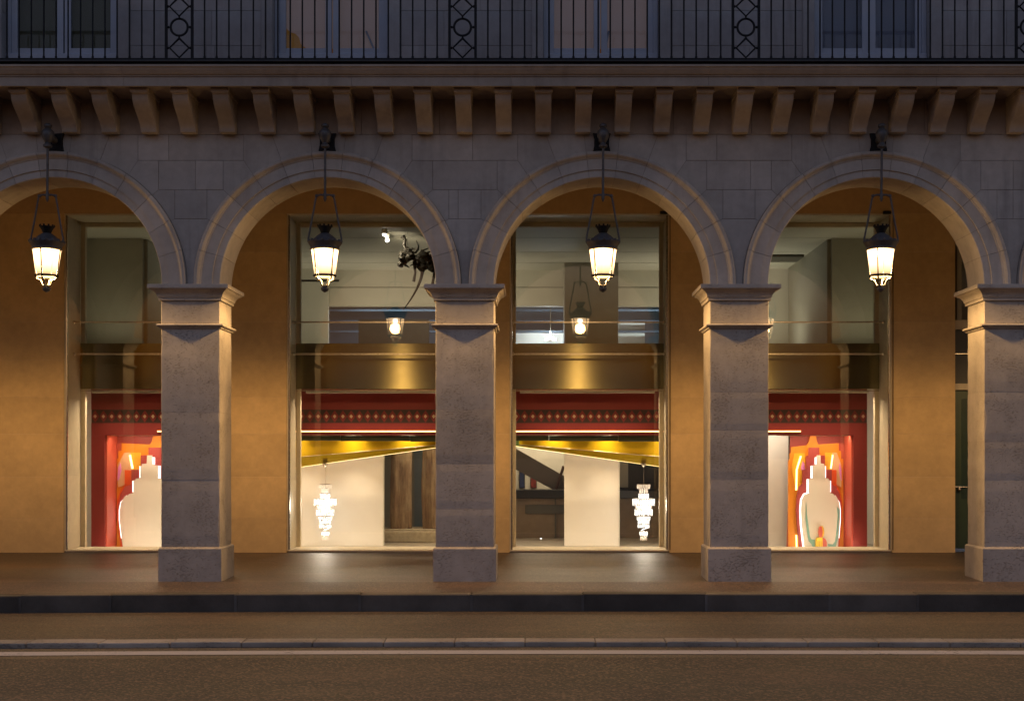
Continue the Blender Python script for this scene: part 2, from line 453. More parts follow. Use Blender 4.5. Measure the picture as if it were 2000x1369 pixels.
structure(obj('pavement', strip_mesh('pavement', PAVE, lambda x: (-1.2 + bow(x), -.018), lambda x: (-.06, 0), xs_far)), 'narrow brown pavement between kerb and pier feet', 'pavement')
structure(obj('arcade_floor', strip_mesh('arcade_floor', ARCF, lambda x: (-.06, 0), lambda x: (4.2, .09), xs_far)), 'dark polished floor under the arcade', 'floor')

kerb = structure(empty('kerb'), 'tall dark granite kerb along the pavement', 'kerb')
x = -19.0
rk = random.Random(3)
while x < 19:
    L = rk.choice((1.25, 1.4, 1.1, 1.55))
    xm = x + L / 2; a = math.atan2(bow(x + L) - bow(x), L)
    obj('kerb_stone', cbox(GRAN, round(L - .004, 3), .26, .32, .012), kerb, (xm, -1.42 + bow(xm) + rk.uniform(-.010, .010), -.335 + rk.uniform(-.006, .006)), (0, 0, a))
    obj('joint_mortar', MB().box(-.016, .016, -.0035, .002, .02, .31).mesh('joint_mortar', JOINT), kerb, (x + L, -1.42 + bow(x + L), -.335), (0, 0, a))
    x += L
sepr = structure(empty('lane_separator'), 'low pale stone separator between lane and road', 'kerb')
x = -19.0
while x < 19:
    L = .70; xm = x + L / 2; a = math.atan2(bow(x + L) - bow(x), L)
    obj('separator_stone', cbox(GRANL, L - .006, .28, .2, .008), sepr, (xm, -4.83 + bow(xm) + rk.uniform(-.004, .004), -.320 + rk.uniform(-.003, .003)), (0, 0, a))
    x += L

# ================================================================== ARCADED BUILDING
bld = empty('arcaded_building')
tag(bld, 'limestone building with a row of round arches on square piers, shop windows behind', 'building')

# ---- piers: every block of stone is its own piece
rp = random.Random(11)
imp_prof = [(.0, 3.835), (.028, 3.835), (.028, 3.872), (.042, 3.88), (.046, 3.90), (.056, 3.925), (.082, 3.955), (.118, 3.975), (.128, 3.988), (.147, 3.990), (.147, 4.034), (.140, ZS)]
IMP = MB().rect_sweep(imp_prof, PW / 2, 0, PD).mesh('impost', PIER, 40)
STR = MB().rect_sweep([(0, 3.455), (.020, 3.458), (.026, 3.474), (.046, 3.480), (.056, 3.495), (.054, 3.508), (.04, 3.518), (0, 3.52)], PW / 2, 0, PD).mesh('string_moulding', PIER, 40)
PLN = MB().rect_sweep([(.03, -.05), (.03, .445), (.018, .462), (.002, .468)], PW / 2, 0, PD).mesh('plinth', PIER)
def pier_block(h, seed, w=PW):
    rr = random.Random(seed); mb = MB(); vs = []; L = 7
    for j in range(L):
        z = h * j / (L - 1)
        for sx, sy in ((-1, 0), (1, 0), (1, 1), (-1, 1)):
            c = .004 + (rr.random() ** 4) * .022; cx_, cy_ = sx * w / 2, sy * PD
            dx, dy = -sx * c, (1 if sy == 0 else -1) * c
            p, q = (cx_ + dx, cy_), (cx_, cy_ + dy)
            if (sx, sy) in ((-1, 0), (1, 1)): p, q = q, p
            ins = .003 if j in (0, L - 1) else 0
            for a in (p, q): vs.append((a[0] * (1 - ins), a[1] + (ins if a[1] < PD / 2 else -ins), z))
    fs = [(j * 8 + i, j * 8 + (i + 1) % 8, (j + 1) * 8 + (i + 1) % 8, (j + 1) * 8 + i) for j in range(L - 1) for i in range(8)]
    fs += [tuple(range(7, -1, -1)), tuple((L - 1) * 8 + i for i in range(8))]
    return mb.add(vs, fs).mesh('stone', PIER)
def pier(n):
    p = empty('pier', (px(n), 0, 0), bld)
    obj('plinth', PLN, p); obj('impost', IMP, p); obj('string_moulding', STR, p)
    z = .472
    while z < 3.45:
        h = rp.choice((.52, .62, .68, .74, .92))
        if 3.455 - (z + h) < .4: h = 3.455 - z
        obj('stone', pier_block(h - .005, int(z * 1000) + n * 77), p, (0, rp.uniform(0, .003), z)); z += h
    obj('stone', cbox(PIER, PW, PD, .312, .006), p, (0, 0, 3.521))
    obj('mortar_core', MB().box(-PW / 2 + .004, PW / 2 - .004, .006, PD - .004, .4, 3.9).mesh('mortar_core', MORTP), p)
for n in PIERS: pier(n)

# ---- arches of voussoirs
T = [6.8, 20.4, 34.0, 47.6, 61.2, 74.8, 90.0]
vprof = [(RA, PD), (RA, .03), (RA + .008, .02), (RA + .105, .02), (RA + .105, .0), (RA + .255, .0), (RA + .258, -.012), (RA + .272, -.016), (RA + .285, -.04), (RA + .305, -.056), (RA + .335, -.058), (RA + .348, -.04), (RA + .348, PD)]
def vouss_mesh(span, gap=.17, seg=5):
    mb = MB(); vs = []; n = len(vprof); a0, a1 = -span / 2 + gap / 2, span / 2 - gap / 2
    for i in range(seg + 1):
        a = R(a0 + (a1 - a0) * i / seg)
        for r, y in vprof: vs.append((r * math.sin(a), y, r * math.cos(a)))
    fs = [(i * n + j, i * n + (j + 1) % n, (i + 1) * n + (j + 1) % n, (i + 1) * n + j) for i in range(seg) for j in range(n)]
    fs += [tuple(range(n)), tuple(seg * n + j for j in range(n))]
    return mb.add(vs, fs).mesh('voussoir', LIME, 25)
VM = vouss_mesh(13.6); VS = vouss_mesh(15.2)
rc = RA + .01
ring = MB(); vs = []; fs = []
for i in range(49):
    a = -PI / 2 + PI * i / 48
    for r, y in ((rc, PD - .01), (rc, .034), (RA + .34, .034), (RA + .34, PD - .01)): vs.append((r * math.sin(a), y, r * math.cos(a)))
for i in range(48):
    for j in range(4): fs.append((i * 4 + j, i * 4 + (j + 1) % 4, (i + 1) * 4 + (j + 1) % 4, (i + 1) * 4 + j))
RINGM = ring.add(vs, fs).mesh('joint_core', MORTAR)
for b in BAYS:
    a = empty('arch', (X0 + S * b, 0, ZS), bld)
    obj('joint_core', RINGM, a)
    for k in range(-5, 6): obj('voussoir', VM, a, (0, rp.uniform(-.0015, .0015), 0), (0, R(13.6 * k), 0))
    for s_ in (-1, 1): obj('voussoir', VS, a, (0, 0, 0), (0, R(s_ * (74.8 + 7.6)), 0))

# ---- spandrel stones between the arches
wall = empty('spandrel_wall', (0, 0, 0), bld)
RO = RA + .353
ZC = {34.0: 5.754, 47.6: 5.355, 61.2: 4.956, 74.8: 4.532}
G = .0021
def ray(t, rho): return (S / 2 - rho * math.sin(R(t)), ZS + rho * math.cos(R(t)))
def P(t, z=None):
    z = ZC[t] if z is None else z
    return ray(t, (z - ZS) / math.cos(R(t)))
def arc(t0, t1, n=6): return [ray(t0 + (t1 - t0) * i / n, RO) for i in range(n + 1)]
def shrink(poly):
    """pull a stone in by the joint"""
    n = len(poly); out = []
    area = sum(poly[i][0] * poly[(i + 1) % n][1] - poly[(i + 1) % n][0] * poly[i][1] for i in range(n))
    sg = 1 if area > 0 else -1
    for i in range(n):
        a, b, c = Vector(poly[i - 1]), Vector(poly[i]), Vector(poly[(i + 1) % n])
        e0 = (b - a).normalized(); e1 = (c - b).normalized()
        n0 = Vector((-e0.y, e0.x)) * sg; n1 = Vector((-e1.y, e1.x)) * sg
        m = (n0 + n1)
        if m.length < 1e-6: m = n0
        m.normalize(); k = G / max(.35, m.dot(n0)); out.append(tuple(b + m * k))
    return out
def smesh(poly): return MB().prism(shrink(poly), .022, .16).mesh('stone', LIME)
def mir(poly): return [(-x, z) for x, z in poly][::-1]
half = []
half.append(arc(20.4, 6.8) + [P(6.8, ZT), P(20.4, ZT)])
half.append(arc(34, 20.4) + [P(20.4, ZT), (P(34.)[0], ZT), P(34.)])
half.append(arc(47.6, 34) + [P(34.), (P(47.6)[0], ZC[34.]), P(47.6)])
half.append(arc(61.2, 47.6) + [P(47.6), (P(61.2)[0], ZC[47.6]), P(61.2)])
HM = [(smesh(p), smesh(mir(p))) for p in half]
low1 = arc(74.8, 61.2) + [P(61.2)]
low1 = low1 + mir(low1)
low2 = [ray(90, RO)] + arc(90, 74.8)[1:] + [P(74.8)]
low2 = low2 + mir(low2)
LM = [smesh(low1), smesh(low2)]
key = [(x - S / 2, z) for x, z in arc(6.8, -6.8)] + [(-(P(6.8, ZT)[0] - S / 2), ZT), (P(6.8, ZT)[0] - S / 2, ZT)]
KM = smesh(key)
rows = [(P(34.)[0], ZC[34.], ZT), (P(47.6)[0], ZC[47.6], ZC[34.]), (P(61.2)[0], ZC[61.2], ZC[47.6])]
for i, n in enumerate(PIERS):
    for a, b in HM:
        if n < PIERS[-1]: obj('stone', a, wall, (px(n), rp.uniform(-.002, .002), 0))
        if n > PIERS[0]: obj('stone', b, wall, (px(n), rp.uniform(-.002, .002), 0))
    for m in LM: obj('stone', m, wall, (px(n), 0, 0))
    for j, (hx, z0, z1) in enumerate(rows):
        cuts = [-hx, hx] if (j == 2 and n % 2) else [-hx, rp.choice((-.35, .3, 0, .12)) * hx * 1.2, hx]
        if j == 1 and n == 0: cuts = [-hx, hx]
        for c0, c1 in zip(cuts, cuts[1:]):
            obj('stone', MB().box(c0 + G, c1 - G, .022, .16, z0 + G, z1 - G).mesh('stone', LIME, None, .003), wall, (px(n), rp.uniform(-.002, .002), 0))
for b in BAYS: obj('stone', KM, wall, (X0 + S * b, 0, 0))
core = MB()
for b in BAYS:
    N = 40
    for i in range(N):
        xa, xb = -S / 2 + S * i / N, -S / 2 + S * (i + 1) / N
        def zb(q): return ZS + (math.sqrt(max(0, (RA + .3) ** 2 - q * q)) if abs(q) < RA + .3 else 0)
        o = X0 + S * b
        for y in (.03, PD - .02):
            core.add([(o + xa, y, zb(xa)), (o + xb, y, zb(xb)), (o + xb, y, 6.62), (o + xa, y, 6.62)], [(0, 1, 2, 3)])
obj('wall_core', core.mesh('wall_core', MORTAR), wall)

# ---- frieze and cornice with corbels
frz = empty('frieze', (0, 0, 0), bld)
x = XL
while x < XR:
    L = rp.choice((.8, 1.07, 1.3, 1.6)); L = min(L, XR - x)
    obj('stone', MB().box(x + G, x + L - G, .014, .16, ZT + G, ZSOF + .02).mesh('stone', CORN, None, .003), frz); x += L
cor = empty('cornice', (0, 0, 0), bld)
cprof = [(.16, ZSOF), (-.62, ZSOF), (-.62, ZSOF - .012), (-.66, ZSOF - .012), (-.66, 6.695), (-.675, 6.70), (-.675, 6.715), (-.70, 6.725), (-.735, 6.77), (-.75, 6.80), (-.765, 6.805), (-.765, 6.832), (-.2, 6.86), (.16, 6.86)]
x = XL
while x < XR:
    L = rp.choice((2.1, 2.6, 3.0)); L = min(L, XR - x)
    me = MB(); n = len(cprof)
    me.add([(xx, y, z) for xx in (x + .0015, x + L - .0015) for y, z in cprof], [tuple(range(n)), tuple(range(2 * n - 1, n - 1, -1))] + [(i, (i + 1) % n, n + (i + 1) % n, n + i) for i in range(n)])
    obj('cornice_block', me.mesh('cornice_block', CORN), cor); x += L
obj('zinc_cap', MB().box(XL, XR, -.785, .2, 6.863, 6.885).mesh('zinc_cap', ZINC, None, .004), cor)
cp = [(.014, 6.105), (-.13, 6.105)]
for i in range(11):
    t = i / 10; y = -.13 - .38 * (.5 - .5 * math.cos(PI * t)) ** .9; cp.append((y, 6.125 + .37 * t))
cp += [(-.515, 6.515), (-.545, 6.515), (-.55, 6.525), (-.55, ZSOF - .001), (.014, ZSOF - .001)]
cw = .105; n = len(cp)
CORB = MB().add([(xx, y, z) for xx in (-cw, cw) for y, z in cp], [tuple(range(n)), tuple(range(2 * n - 1, n - 1, -1))] + [(i, (i + 1) % n, n + (i + 1) % n, n + i) for i in range(n)])
CAPM = MB().box(-.118, .118, -.565, .0, 6.528, ZSOF - .0015)
CORB = CORB.mesh('corbel', CORN, 35, .006); CAPM = CAPM.mesh('corbel_cap', CORN, None, .004)
k = 0
x = px(-3)
while x < XR - .1:
    o = obj('corbel', CORB, cor, (x, 0, 0)); obj('corbel_cap', CAPM, cor, (x, 0, 0)); x += S / 7

# ---- upper floor wall and windows
up = empty('upper_wall', (0, 0, 0), bld)
YU = .25
WX = [X0 + S * b for b in BAYS]
WH = .80
segs = [(XL, WX[0] - WH)] + [(WX[i] + WH, WX[i + 1] - WH) for i in range(len(WX) - 1)] + [(WX[-1] + WH, XR)]
for a, b in segs:
    z = 6.88
    for h in (.52, .48, .5, .46, .5, .5, .5):
        m_ = a + (b - a) * rp.uniform(.35, .65)
        for c0, c1 in ((a, m_), (m_, b)):
            obj('stone', MB().box(c0 + .0015, c1 - .0015, YU, YU + .4, z + .002, z + h - .002).mesh('stone', LIMEU, None, .003), up)
        z += h
    obj('wall_core', MB().box(a + .01, b - .01, YU + .008, YU + .39, 6.88, z).mesh('wall_core', MORTAR), up)
piece('upper_wall_top', up, LIMEU, XL, XR, YU, YU + .4, 9.8, 14)
wcol = {-1.5: OLIVEB, -.5: BLIND, .5: BLIND, 1.5: BLUEREFL}
def upper_window(b):
    wn = empty('window', (X0 + S * b, 0, 0), bld); y = .40
    for s_ in (-1, 1):
        obj('surround', MB().box(s_ * .80 if s_ < 0 else .80 - .0, (s_ * .80) + s_ * .16 if s_ > 0 else -.96, YU - .035, YU + .02, 6.9, 9.8).mesh('surround', LIMEU, None, .008), wn)
        obj('frame_post', MB().box(min(s_ * .80, s_ * .735), max(s_ * .80, s_ * .735), y - .03, y + .05, 7.2, 9.75).mesh('frame_post', WFRAME, None, .006), wn)
        # one casement leaf
        a0, a1 = (-.735, -.01) if s_ < 0 else (.01, .735)
        lf = MB().box(a0, a0 + .085, y, y + .05, 7.335, 9.7).box(a1 - .085, a1, y, y + .05, 7.335, 9.7).box(a0 + .085, a1 - .085, y, y + .05, 7.335, 7.41).box(a0 + .085, a1 - .085, y, y + .05, 9.62, 9.7)
        obj('casement', lf.mesh('casement', WFRAME, None, .004), wn)
        obj('pane', MB().box(a0 + .083, a1 - .083, y + .02, y + .026, 7.405, 9.63).mesh('pane', WGLASS), wn)
    obj('sill', MB().box(-.80, .80, y - .06, y + .06, 7.215, 7.325).mesh('sill', WFRAME, None, .01), wn)
    obj('threshold', MB().box(-.86, .86, YU - .07, y + .06, 7.12, 7.205).mesh('threshold', LIMEU, None, .01), wn)
    obj('window_head', MB().box(-.80, .80, YU + .01, YU + .4, 9.72, 9.82).mesh('window_head', LIMEU), wn)
    m = wcol.get(b, OLIVEB)
    if m: obj('blind', MB().box(-.72, .72, y + .14, y + .15, 7.445 if b != -1.5 else 7.3, 9.7).mesh('blind', m), wn)
    obj('room_back', MB().box(-.79, .79, y + .45, y + .47, 6.9, 9.8).mesh('room_back', DRAPE if m is BLIND else DGREY), wn)
    if b == -.5:
        obj('drape', MB().prism([(-.66, 7.4), (-.66, 7.72), (-.60, 7.66), (-.53, 7.64), (-.49, 7.6), (-.46, 7.5), (-.36, 7.42), (-.3, 7.4)], y + .09, y + .12).mesh('drape', DRAPE), wn)
    if b in (-.5, .5):
        x1, x2 = (.46, .58) if b < 0 else (.12, .07)
        obj('reflected_streak', MB().tube([(x1, y + .1, 7.68), (x2, y + .08, 7.41)], .013, 6).mesh('reflected_streak', WFRAME), wn)  # solid tube standing in for a bluish reflection streak in the pane
for b in BAYS: upper_window(b)

# ---- arcade back wall, ceiling, ends
rear = empty('arcade_back_wall', (0, 0, 0), bld)
YG = YW + .07
HW = 1.345                       # half width of a shop window opening
ZL_ = .083                       # the shop stands a little above the street
ZHL = 5.71
ZH = ZHL + ZL_                   # head of the opening
SHOP = [-1.5, -.5, .5, 1.5]
wcx = {b: X0 + S * b for b in BAYS}
solid = []
xprev = XL
for b in BAYS:
    if b in SHOP or b == 2.5:
        solid.append((xprev, wcx[b] - HW)); xprev = wcx[b] + HW
solid.append((xprev, XR))
zrows = [.0, .66, 1.36, 2.08, 2.70, 3.32, 3.96, 4.60, 5.14, ZH]
for a, b in solid:
    for z0, z1 in zip(zrows, zrows[1:]):
        nx = max(1, round((b - a) / 1.1))
        for i in range(nx):
            c0, c1 = a + (b - a) * i / nx, a + (b - a) * (i + 1) / nx
            obj('stone', MB().box(c0 + (.001 if i else 0), c1 - (.001 if i < nx - 1 else 0), YW + rp.uniform(0, .002), YW + .75, z0 + .0025, z1 - .0025).mesh('stone', OCHRE, None, .002), rear)
for a, b in solid: piece('wall_core', rear, MORTO, a + .004, b - .004, YW + .0035, YW + .74, 0, ZH)
piece('wall_head', rear, PLAST, XL, XR, YW, YW + .75, ZH + .002, 6.4)
piece('added_end_wall', rear, PLAST, XL - .3, XL, .1, YW + .75, 0, 6.6)  # unseen walls added across the arcade ends to keep sky light out
piece('added_end_wall', rear, PLAST, XR, XR + .3, .1, YW + .75, 0, 6.6)
piece('arcade_ceiling', rear, PLAST, XL, XR, .3, YW + .1, 6.38, 6.5)
piece('roof_slab', rear, DGREY, XL, XR, .5, 16, 9.9, 10.1)
piece('floor_slab', rear, DGREY, XL, XR, .6, 16, 6.51, 6.85)

# ---- shop windows
YB = 4.79
def shop_window(b):
    cx = wcx[b]
    wn = empty('shop_window', (cx, 0, ZL_), bld)
    for s_ in (-1, 1):
        xo = s_ * HW
        for z0, z1 in ((.03, 1.3), (1.3, 2.6), (2.6, 4.1), (4.1, ZHL)):
            obj('jamb_stone', MB().box(min(xo, xo - s_ * .02), max(xo, xo - s_ * .02), YW + .02, YB - .01, z0 + .001, z1 - .001).mesh('jamb_stone', CREAM, None, .002), wn)
        xa = xo - s_ * .021
        obj('edge_trim', MB().box(min(xa, xa - s_ * .028), max(xa, xa - s_ * .028), YW + .03, YG - .005, .03, ZHL - .03).mesh('edge_trim', STEEL, None, .003), wn)
        obj('inner_post', MB().box(min(xa, xa - s_ * .075), max(xa, xa - s_ * .075), YB, YB + .10, .03, ZHL - .02).mesh('inner_post', CREAM, None, .004), wn)
    obj('head_lining', MB().box(-HW + .02, HW - .02, YW + .02, YB - .01, ZHL - .022, ZHL - .001).mesh('head_lining', CREAM, None, .002), wn)
    obj('inner_head', MB().box(-HW + .1, HW - .1, YB, YB + .10, ZHL - .10, ZHL - .023).mesh('inner_head', CREAM, None, .004), wn)
    obj('sill', MB().box(-HW + .02, HW - .02, YW + .01, YB + .08, .002, .045).mesh('sill', CREAM, None, .006), wn)
    obj('sill_trim', MB().box(-HW + .02, HW - .02, YW - .012, YW + .01, .012, .03).mesh('sill_trim', STEEL), wn)
    obj('pane', MB().box(-HW + .022, HW - .022, YG, YG + .012, .046, ZHL - .024).mesh('pane', GLASS), wn)
    obj('spandrel_panel', MB().box(-HW + .022, HW - .022, YB - .02, YB - .005, 2.79, 3.585).mesh('spandrel_panel', BRONZE, None, .003), wn)
    obj('panel_trim', MB().box(-HW + .022, HW - .022, YB - .015, YB + .03, 2.755, 2.772).mesh('panel_trim', STEEL), wn)
    for z in (3.915, 3.37):
        rl = obj('rail', MB().box(-HW + .04, HW - .04, 4.39, 4.415, z - .014, z + .014).mesh('rail', STEEL, None, .004), wn)
        for s_ in (-1, 1):
            obj('rail_fixing', MB().sphere((s_ * (HW - .05), 4.40, z), .03, 10, 6).mesh('rail_fixing', STEEL, 60), rl)
    obj('blind_bracket', MB().box(HW - .16, HW - .03, YW - .05, YW - .002, ZHL - .02, ZHL + .03).mesh('blind_bracket', IRON, None, .004), wn)
    obj('blind_cable', MB().tube([(HW + .01, YW - .02, ZHL), (HW + .012, YW - .012, 3.0), (HW + .01, YW - .012, .05)], .006, 6).mesh('blind_cable', IRON), wn)
for b in SHOP: shop_window(b)

# ---- entrance in the next bay
cx = wcx[2.5]
dr = empty('entrance', (cx, 0, ZL_), bld)
for z0, z1 in ((2.75, 2.86), (3.78, 3.94)):
    obj('transom', MB().box(-HW, HW, YW + .25, YW + .4, z0, z1).mesh('transom', CREAM, None, .006), dr)
obj('door_leaf', MB().box(-HW + .08, -HW + .98, YW + .30, YW + .36, .05, 2.74).mesh('door_leaf', DOORG, None, .006), dr)
obj('door_pane', MB().box(-HW + .2, -HW + .86, YW + .285, YW + .299, .9, 2.6).mesh('door_pane', WGLASS), dr)
obj('door_knob', MB().tube([(-HW + .09, YW + .28, 1.10), (-HW + .4, YW + .28, 1.10)], .012, 8).sphere((-HW + .16, YW + .26, 1.06), .035).mesh('door_knob', STEEL, 50), dr)
obj('door_panel', MB().box(-HW + .98, HW, YW + .31, YW + .36, .0, 2.74).mesh('door_panel', DGREY), dr)
obj('fanlight', MB().box(-HW, HW, YW + .32, YW + .33, 3.94, ZHL).mesh('fanlight', WGLASS), dr)
obj('fanlight_bar', MB().box(-HW + .12, -HW + .2, YW + .28, YW + .4, 3.94, ZHL).mesh('fanlight_bar', GREYW), dr)
obj('mid_panel', MB().box(-HW, HW, YW + .32, YW + .38, 2.86, 3.78).mesh('mid_panel', DGREY), dr)
obj('mid_rail', MB().box(-HW, HW, YW + .27, YW + .30, 3.36, 3.375).mesh('mid_rail', STEEL), dr)
obj('lobby_back', MB().box(-HW - .2, HW + .2, YW + 1.6, YW + 1.65, 0, 5.8).mesh('lobby_back', GREYW), dr)

for s_ in (-1, 1): obj('lobby_wall', MB().box(s_ * (HW + .2) - .03, s_ * (HW + .2) + .03, YW + .751, YW + 1.6, 0, 5.9).mesh('lobby_wall', GREYW), dr)
obj('lobby_ceiling', MB().box(-HW - .2, HW + .2, YW + .751, YW + 1.65, 5.8, 5.85).mesh('lobby_ceiling', GREYW), dr)

# ================================================================== BALCONY RAILING
YRL = -.55; ZR0 = 6.955
rail = empty('balcony_railing', (0, YRL, 0))
tag(rail, 'black iron balcony railing with ring and diamond panels above the cornice', 'railing')
obj('bottom_rail', MB().box(XL, XR, -.02, .02, ZR0 - .022, ZR0 + .02).mesh('bottom_rail', IRON, None, .004), rail)
obj('top_rail', MB().box(XL, XR, -.028, .028, 7.93, 7.975).mesh('top_rail', IRON, None, .008), rail)
BAR = MB().lathe([(.0108, ZR0 + .01), (.0108, 7.93)], 8).lathe([(.014, ZR0 + .016), (.018, ZR0 + .035), (.011, ZR0 + .055)], 8).lathe([(.010, 7.75), (.015, 7.77), (.010, 7.79)], 8).mesh('bar', IRON, 40)
POST = MB().box(-.017, .017, -.016, .016, 6.885, 7.94).mesh('post', IRON, None, .003)
FOOT = MB().box(-.01, .01, -.01, .01, 6.884, ZR0 - .014).mesh('foot', IRON)
def dia(zc, r=.128):
    mb = MB(); t = .0145
    pts = [(0, zc + r), (r, zc), (0, zc - r), (-r, zc)]
    mb.tube([(x, 0, z) for x, z in pts] + [(0, 0, zc + r), (r * .1, 0, zc + r * .9)], t, 6)
    for s_ in (-1, 1): mb.sphere((s_ * (r + .02), 0, zc), .018, 8, 6).tube([(s_ * r, 0, zc), (s_ * .17, 0, zc)], .008, 6)
    for s_ in (-1, 1): mb.sphere((0, 0, zc + s_ * (r + .008)), .014, 8, 6)
    return mb.mesh('diamond', IRON, 40)
def rng(zc, r=.112):
    mb = MB(); mb.tube([(r * math.sin(2 * PI * i / 28), 0, zc + r * math.cos(2 * PI * i / 28)) for i in range(30)], .0155, 6)
    for s_ in (-1, 1): mb.sphere((s_ * (r + .03), 0, zc), .018, 8, 6).tube([(s_ * r, 0, zc), (s_ * .17, 0, zc)], .008, 6)
    return mb.mesh('ring', IRON, 40)
DM = [dia(7.112), dia(7.66)]; RG = rng(7.386)
rb = random.Random(5)
for n in PIERS:
    for m in DM: obj('diamond', m, rail, (px(n), 0, 0))
    obj('ring', RG, rail, (px(n), 0, 0))
    for s_ in (-1, 1): obj('post', POST, rail, (px(n) + s_ * .172, 0, 0))
    if n < PIERS[-1]:
        w_ = S - .344
        for i in range(1, 21):
            obj('bar', BAR, rail, (px(n) + .172 + w_ * i / 21 + rb.uniform(-.002, .002), 0, 0))
            if i % 7 == 0: obj('foot', FOOT, rail, (px(n) + .172 + w_ * i / 21, 0, 0))

# ================================================================== LANTERNS
def build_lantern():
    """origin under the cap, on the lantern's axis"""
    P_ = {}
    cp_ = MB().lathe([(.175, -.005), (.195, .0), (.205, .012), (.190, .03), (.198, .05), (.222, .085), (.232, .10), (.224, .112), (.19, .118), (.165, .135), (.135, .165), (.11, .19), (.085, .205), (.07, .22), (.055, .225)], 28)
    for i in range(16):
        a = 2 * PI * i / 16; cp_.sphere((.216 * math.cos(a), .216 * math.sin(a), .116), .022, 8, 6)
    P_['cap'] = (cp_.mesh('cap', CAST, 35), None)
    cr = MB()
    cr.lathe([(.05, .222), (.058, .24), (.07, .27), (.092, .305), (.10, .315), (.092, .318), (.06, .29)], 20)
    for i in range(10):
        a = 2 * PI * i / 10; cr.box(-.012, .012, -.006, .006, .312, .34)
        vs = cr.v[-8:]; cr.v[-8:] = [(x * math.cos(a) - (y + .096) * math.sin(a), x * math.sin(a) + (y + .096) * math.cos(a), z) for x, y, z in vs]
    P_['crown'] = (cr.mesh('crown', IRON, 30), None)
    P_['glass'] = (MB().lathe([(.180, -.004), (.140, -.335)], 32, cap=False).mesh('glass', LGLASS, 60), None)
    a = PI / 4
    P_['glazing_bar'] = (MB().tube([(.185 * math.cos(a), .185 * math.sin(a), 0), (.144 * math.cos(a), .144 * math.sin(a), -.34)], .0088, 6).mesh('glazing_bar', IRON), 4)
    P_['bottom_ring'] = (MB().lathe([(.128, -.335), (.15, -.333), (.158, -.345), (.15, -.36), (.13, -.36), (.128, -.335)], 28, cap=False).mesh('bottom_ring', IRON, 40), None)
    P_['bottom_dish'] = (MB().lathe([(.126, -.347), (.10, -.368), (.055, -.38), (.03, -.382)], 24).mesh('bottom_dish', LGLASS, 60), None)
    pr = [(.135, -.355), (.14, -.38), (.115, -.395), (.082, -.405), (.07, -.435), (.058, -.465), (.03, -.482)]
    P_['scroll'] = (MB().tube([(r * math.cos(a), r * math.sin(a), z) for r, z in pr], [.012, .014, .012, .01, .01, .009, .009], 6).mesh('scroll', CAST, 50), 4)
    P_['finial'] = (MB().lathe([(.0, -.47), (.05, -.474), (.052, -.486), (.03, -.494), (.05, -.505), (.054, -.525), (.045, -.548), (.022, -.562), (.01, -.57)], 16).mesh('finial', CAST, 40), None)
    P_['stirrup_arm'] = (MB().tube([(.112, 0, .725), (.125, 0, .69), (.17, 0, .43), (.222, 0, .16), (.225, 0, .115)], .0125, 8).mesh('stirrup_arm', CAST, 50), 2)
    yk = MB().tube([(-.115, 0, .73), (-.06, 0, .745), (0, 0, .74), (.06, 0, .745), (.115, 0, .73)], [.015, .012, .018, .012, .015], 8)
    for s_ in (-1, 1): yk.sphere((s_ * .112, 0, .73), .024, 10, 8)
    yk.lathe([(.012, .78), (.022, .765), (.026, .74), (.02, .715), (.024, .695), (.014, .67), (.006, .65)], 12)
    P_['yoke'] = (yk.mesh('yoke', CAST, 50), None)
    P_['rod'] = (MB().tube([(0, 0, .76), (0, 0, 1.4050)], .0165, 10).mesh('rod', CAST, 50), None)
    bk = MB().lathe([(.03, 1.3750), (.058, 1.3900), (.06, 1.4150), (.04, 1.4300), (.036, 1.4450), (.06, 1.4850), (.078, 1.5250), (.084, 1.5650), (.078, 1.6000), (.05, 1.6300), (.035, 1.6450), (.055, 1.6650), (.05, 1.6900), (.02, 1.7100)], 18)
    P_['bracket_urn'] = (bk.mesh('bracket_urn', CAST, 40), None)
    arm = MB().tube([(0, .24, 1.5150), (0, .15, 1.5450), (0, .08, 1.5500), (0, 0, 1.5350)], [.055, .042, .036, .036], 10)
    P_['bracket_arm'] = (arm.mesh('bracket_arm', CAST, 40), None)
    pl = [(-.118, 1.3900), (-.10, 1.4650), (-.10, 1.5450), (-.122, 1.6300), (0, 1.6230), (.122, 1.6300), (.10, 1.5450), (.10, 1.4650), (.118, 1.3900), (0, 1.3970)]
    P_['wall_plate'] = (MB().prism(pl, .205, .25).mesh('wall_plate', IRON, None, .004), None)
    P_['burner'] = (MB().lathe([(.03, -.002), (.05, -.02), (.055, -.06), (.035, -.09), (.01, -.10)], 14).mesh('burner', BULB, 50), None)
    return P_
LP_ = build_lantern()
ROTB = {-1.5: 45, -.5: 0, .5: 0, 1.5: 20, -2.5: 10, 2.5: 30}
LLAB = {-1.5: 'lit hanging lantern in the arch above the left red portal window, leftmost of four',
        -.5: 'lit hanging lantern in the arch with the hanging dark sculpture behind it',
        .5: 'lit hanging lantern in front of the grey upstairs pillar',
        1.5: 'lit hanging lantern in the rightmost full arch, beside a broad ochre wall',
        -2.5: 'lit hanging lantern in the arch beyond the left edge of the picture',
        2.5: 'lit hanging lantern in the arch beyond the right edge of the picture'}
ZL = 4.49; YL = -.225
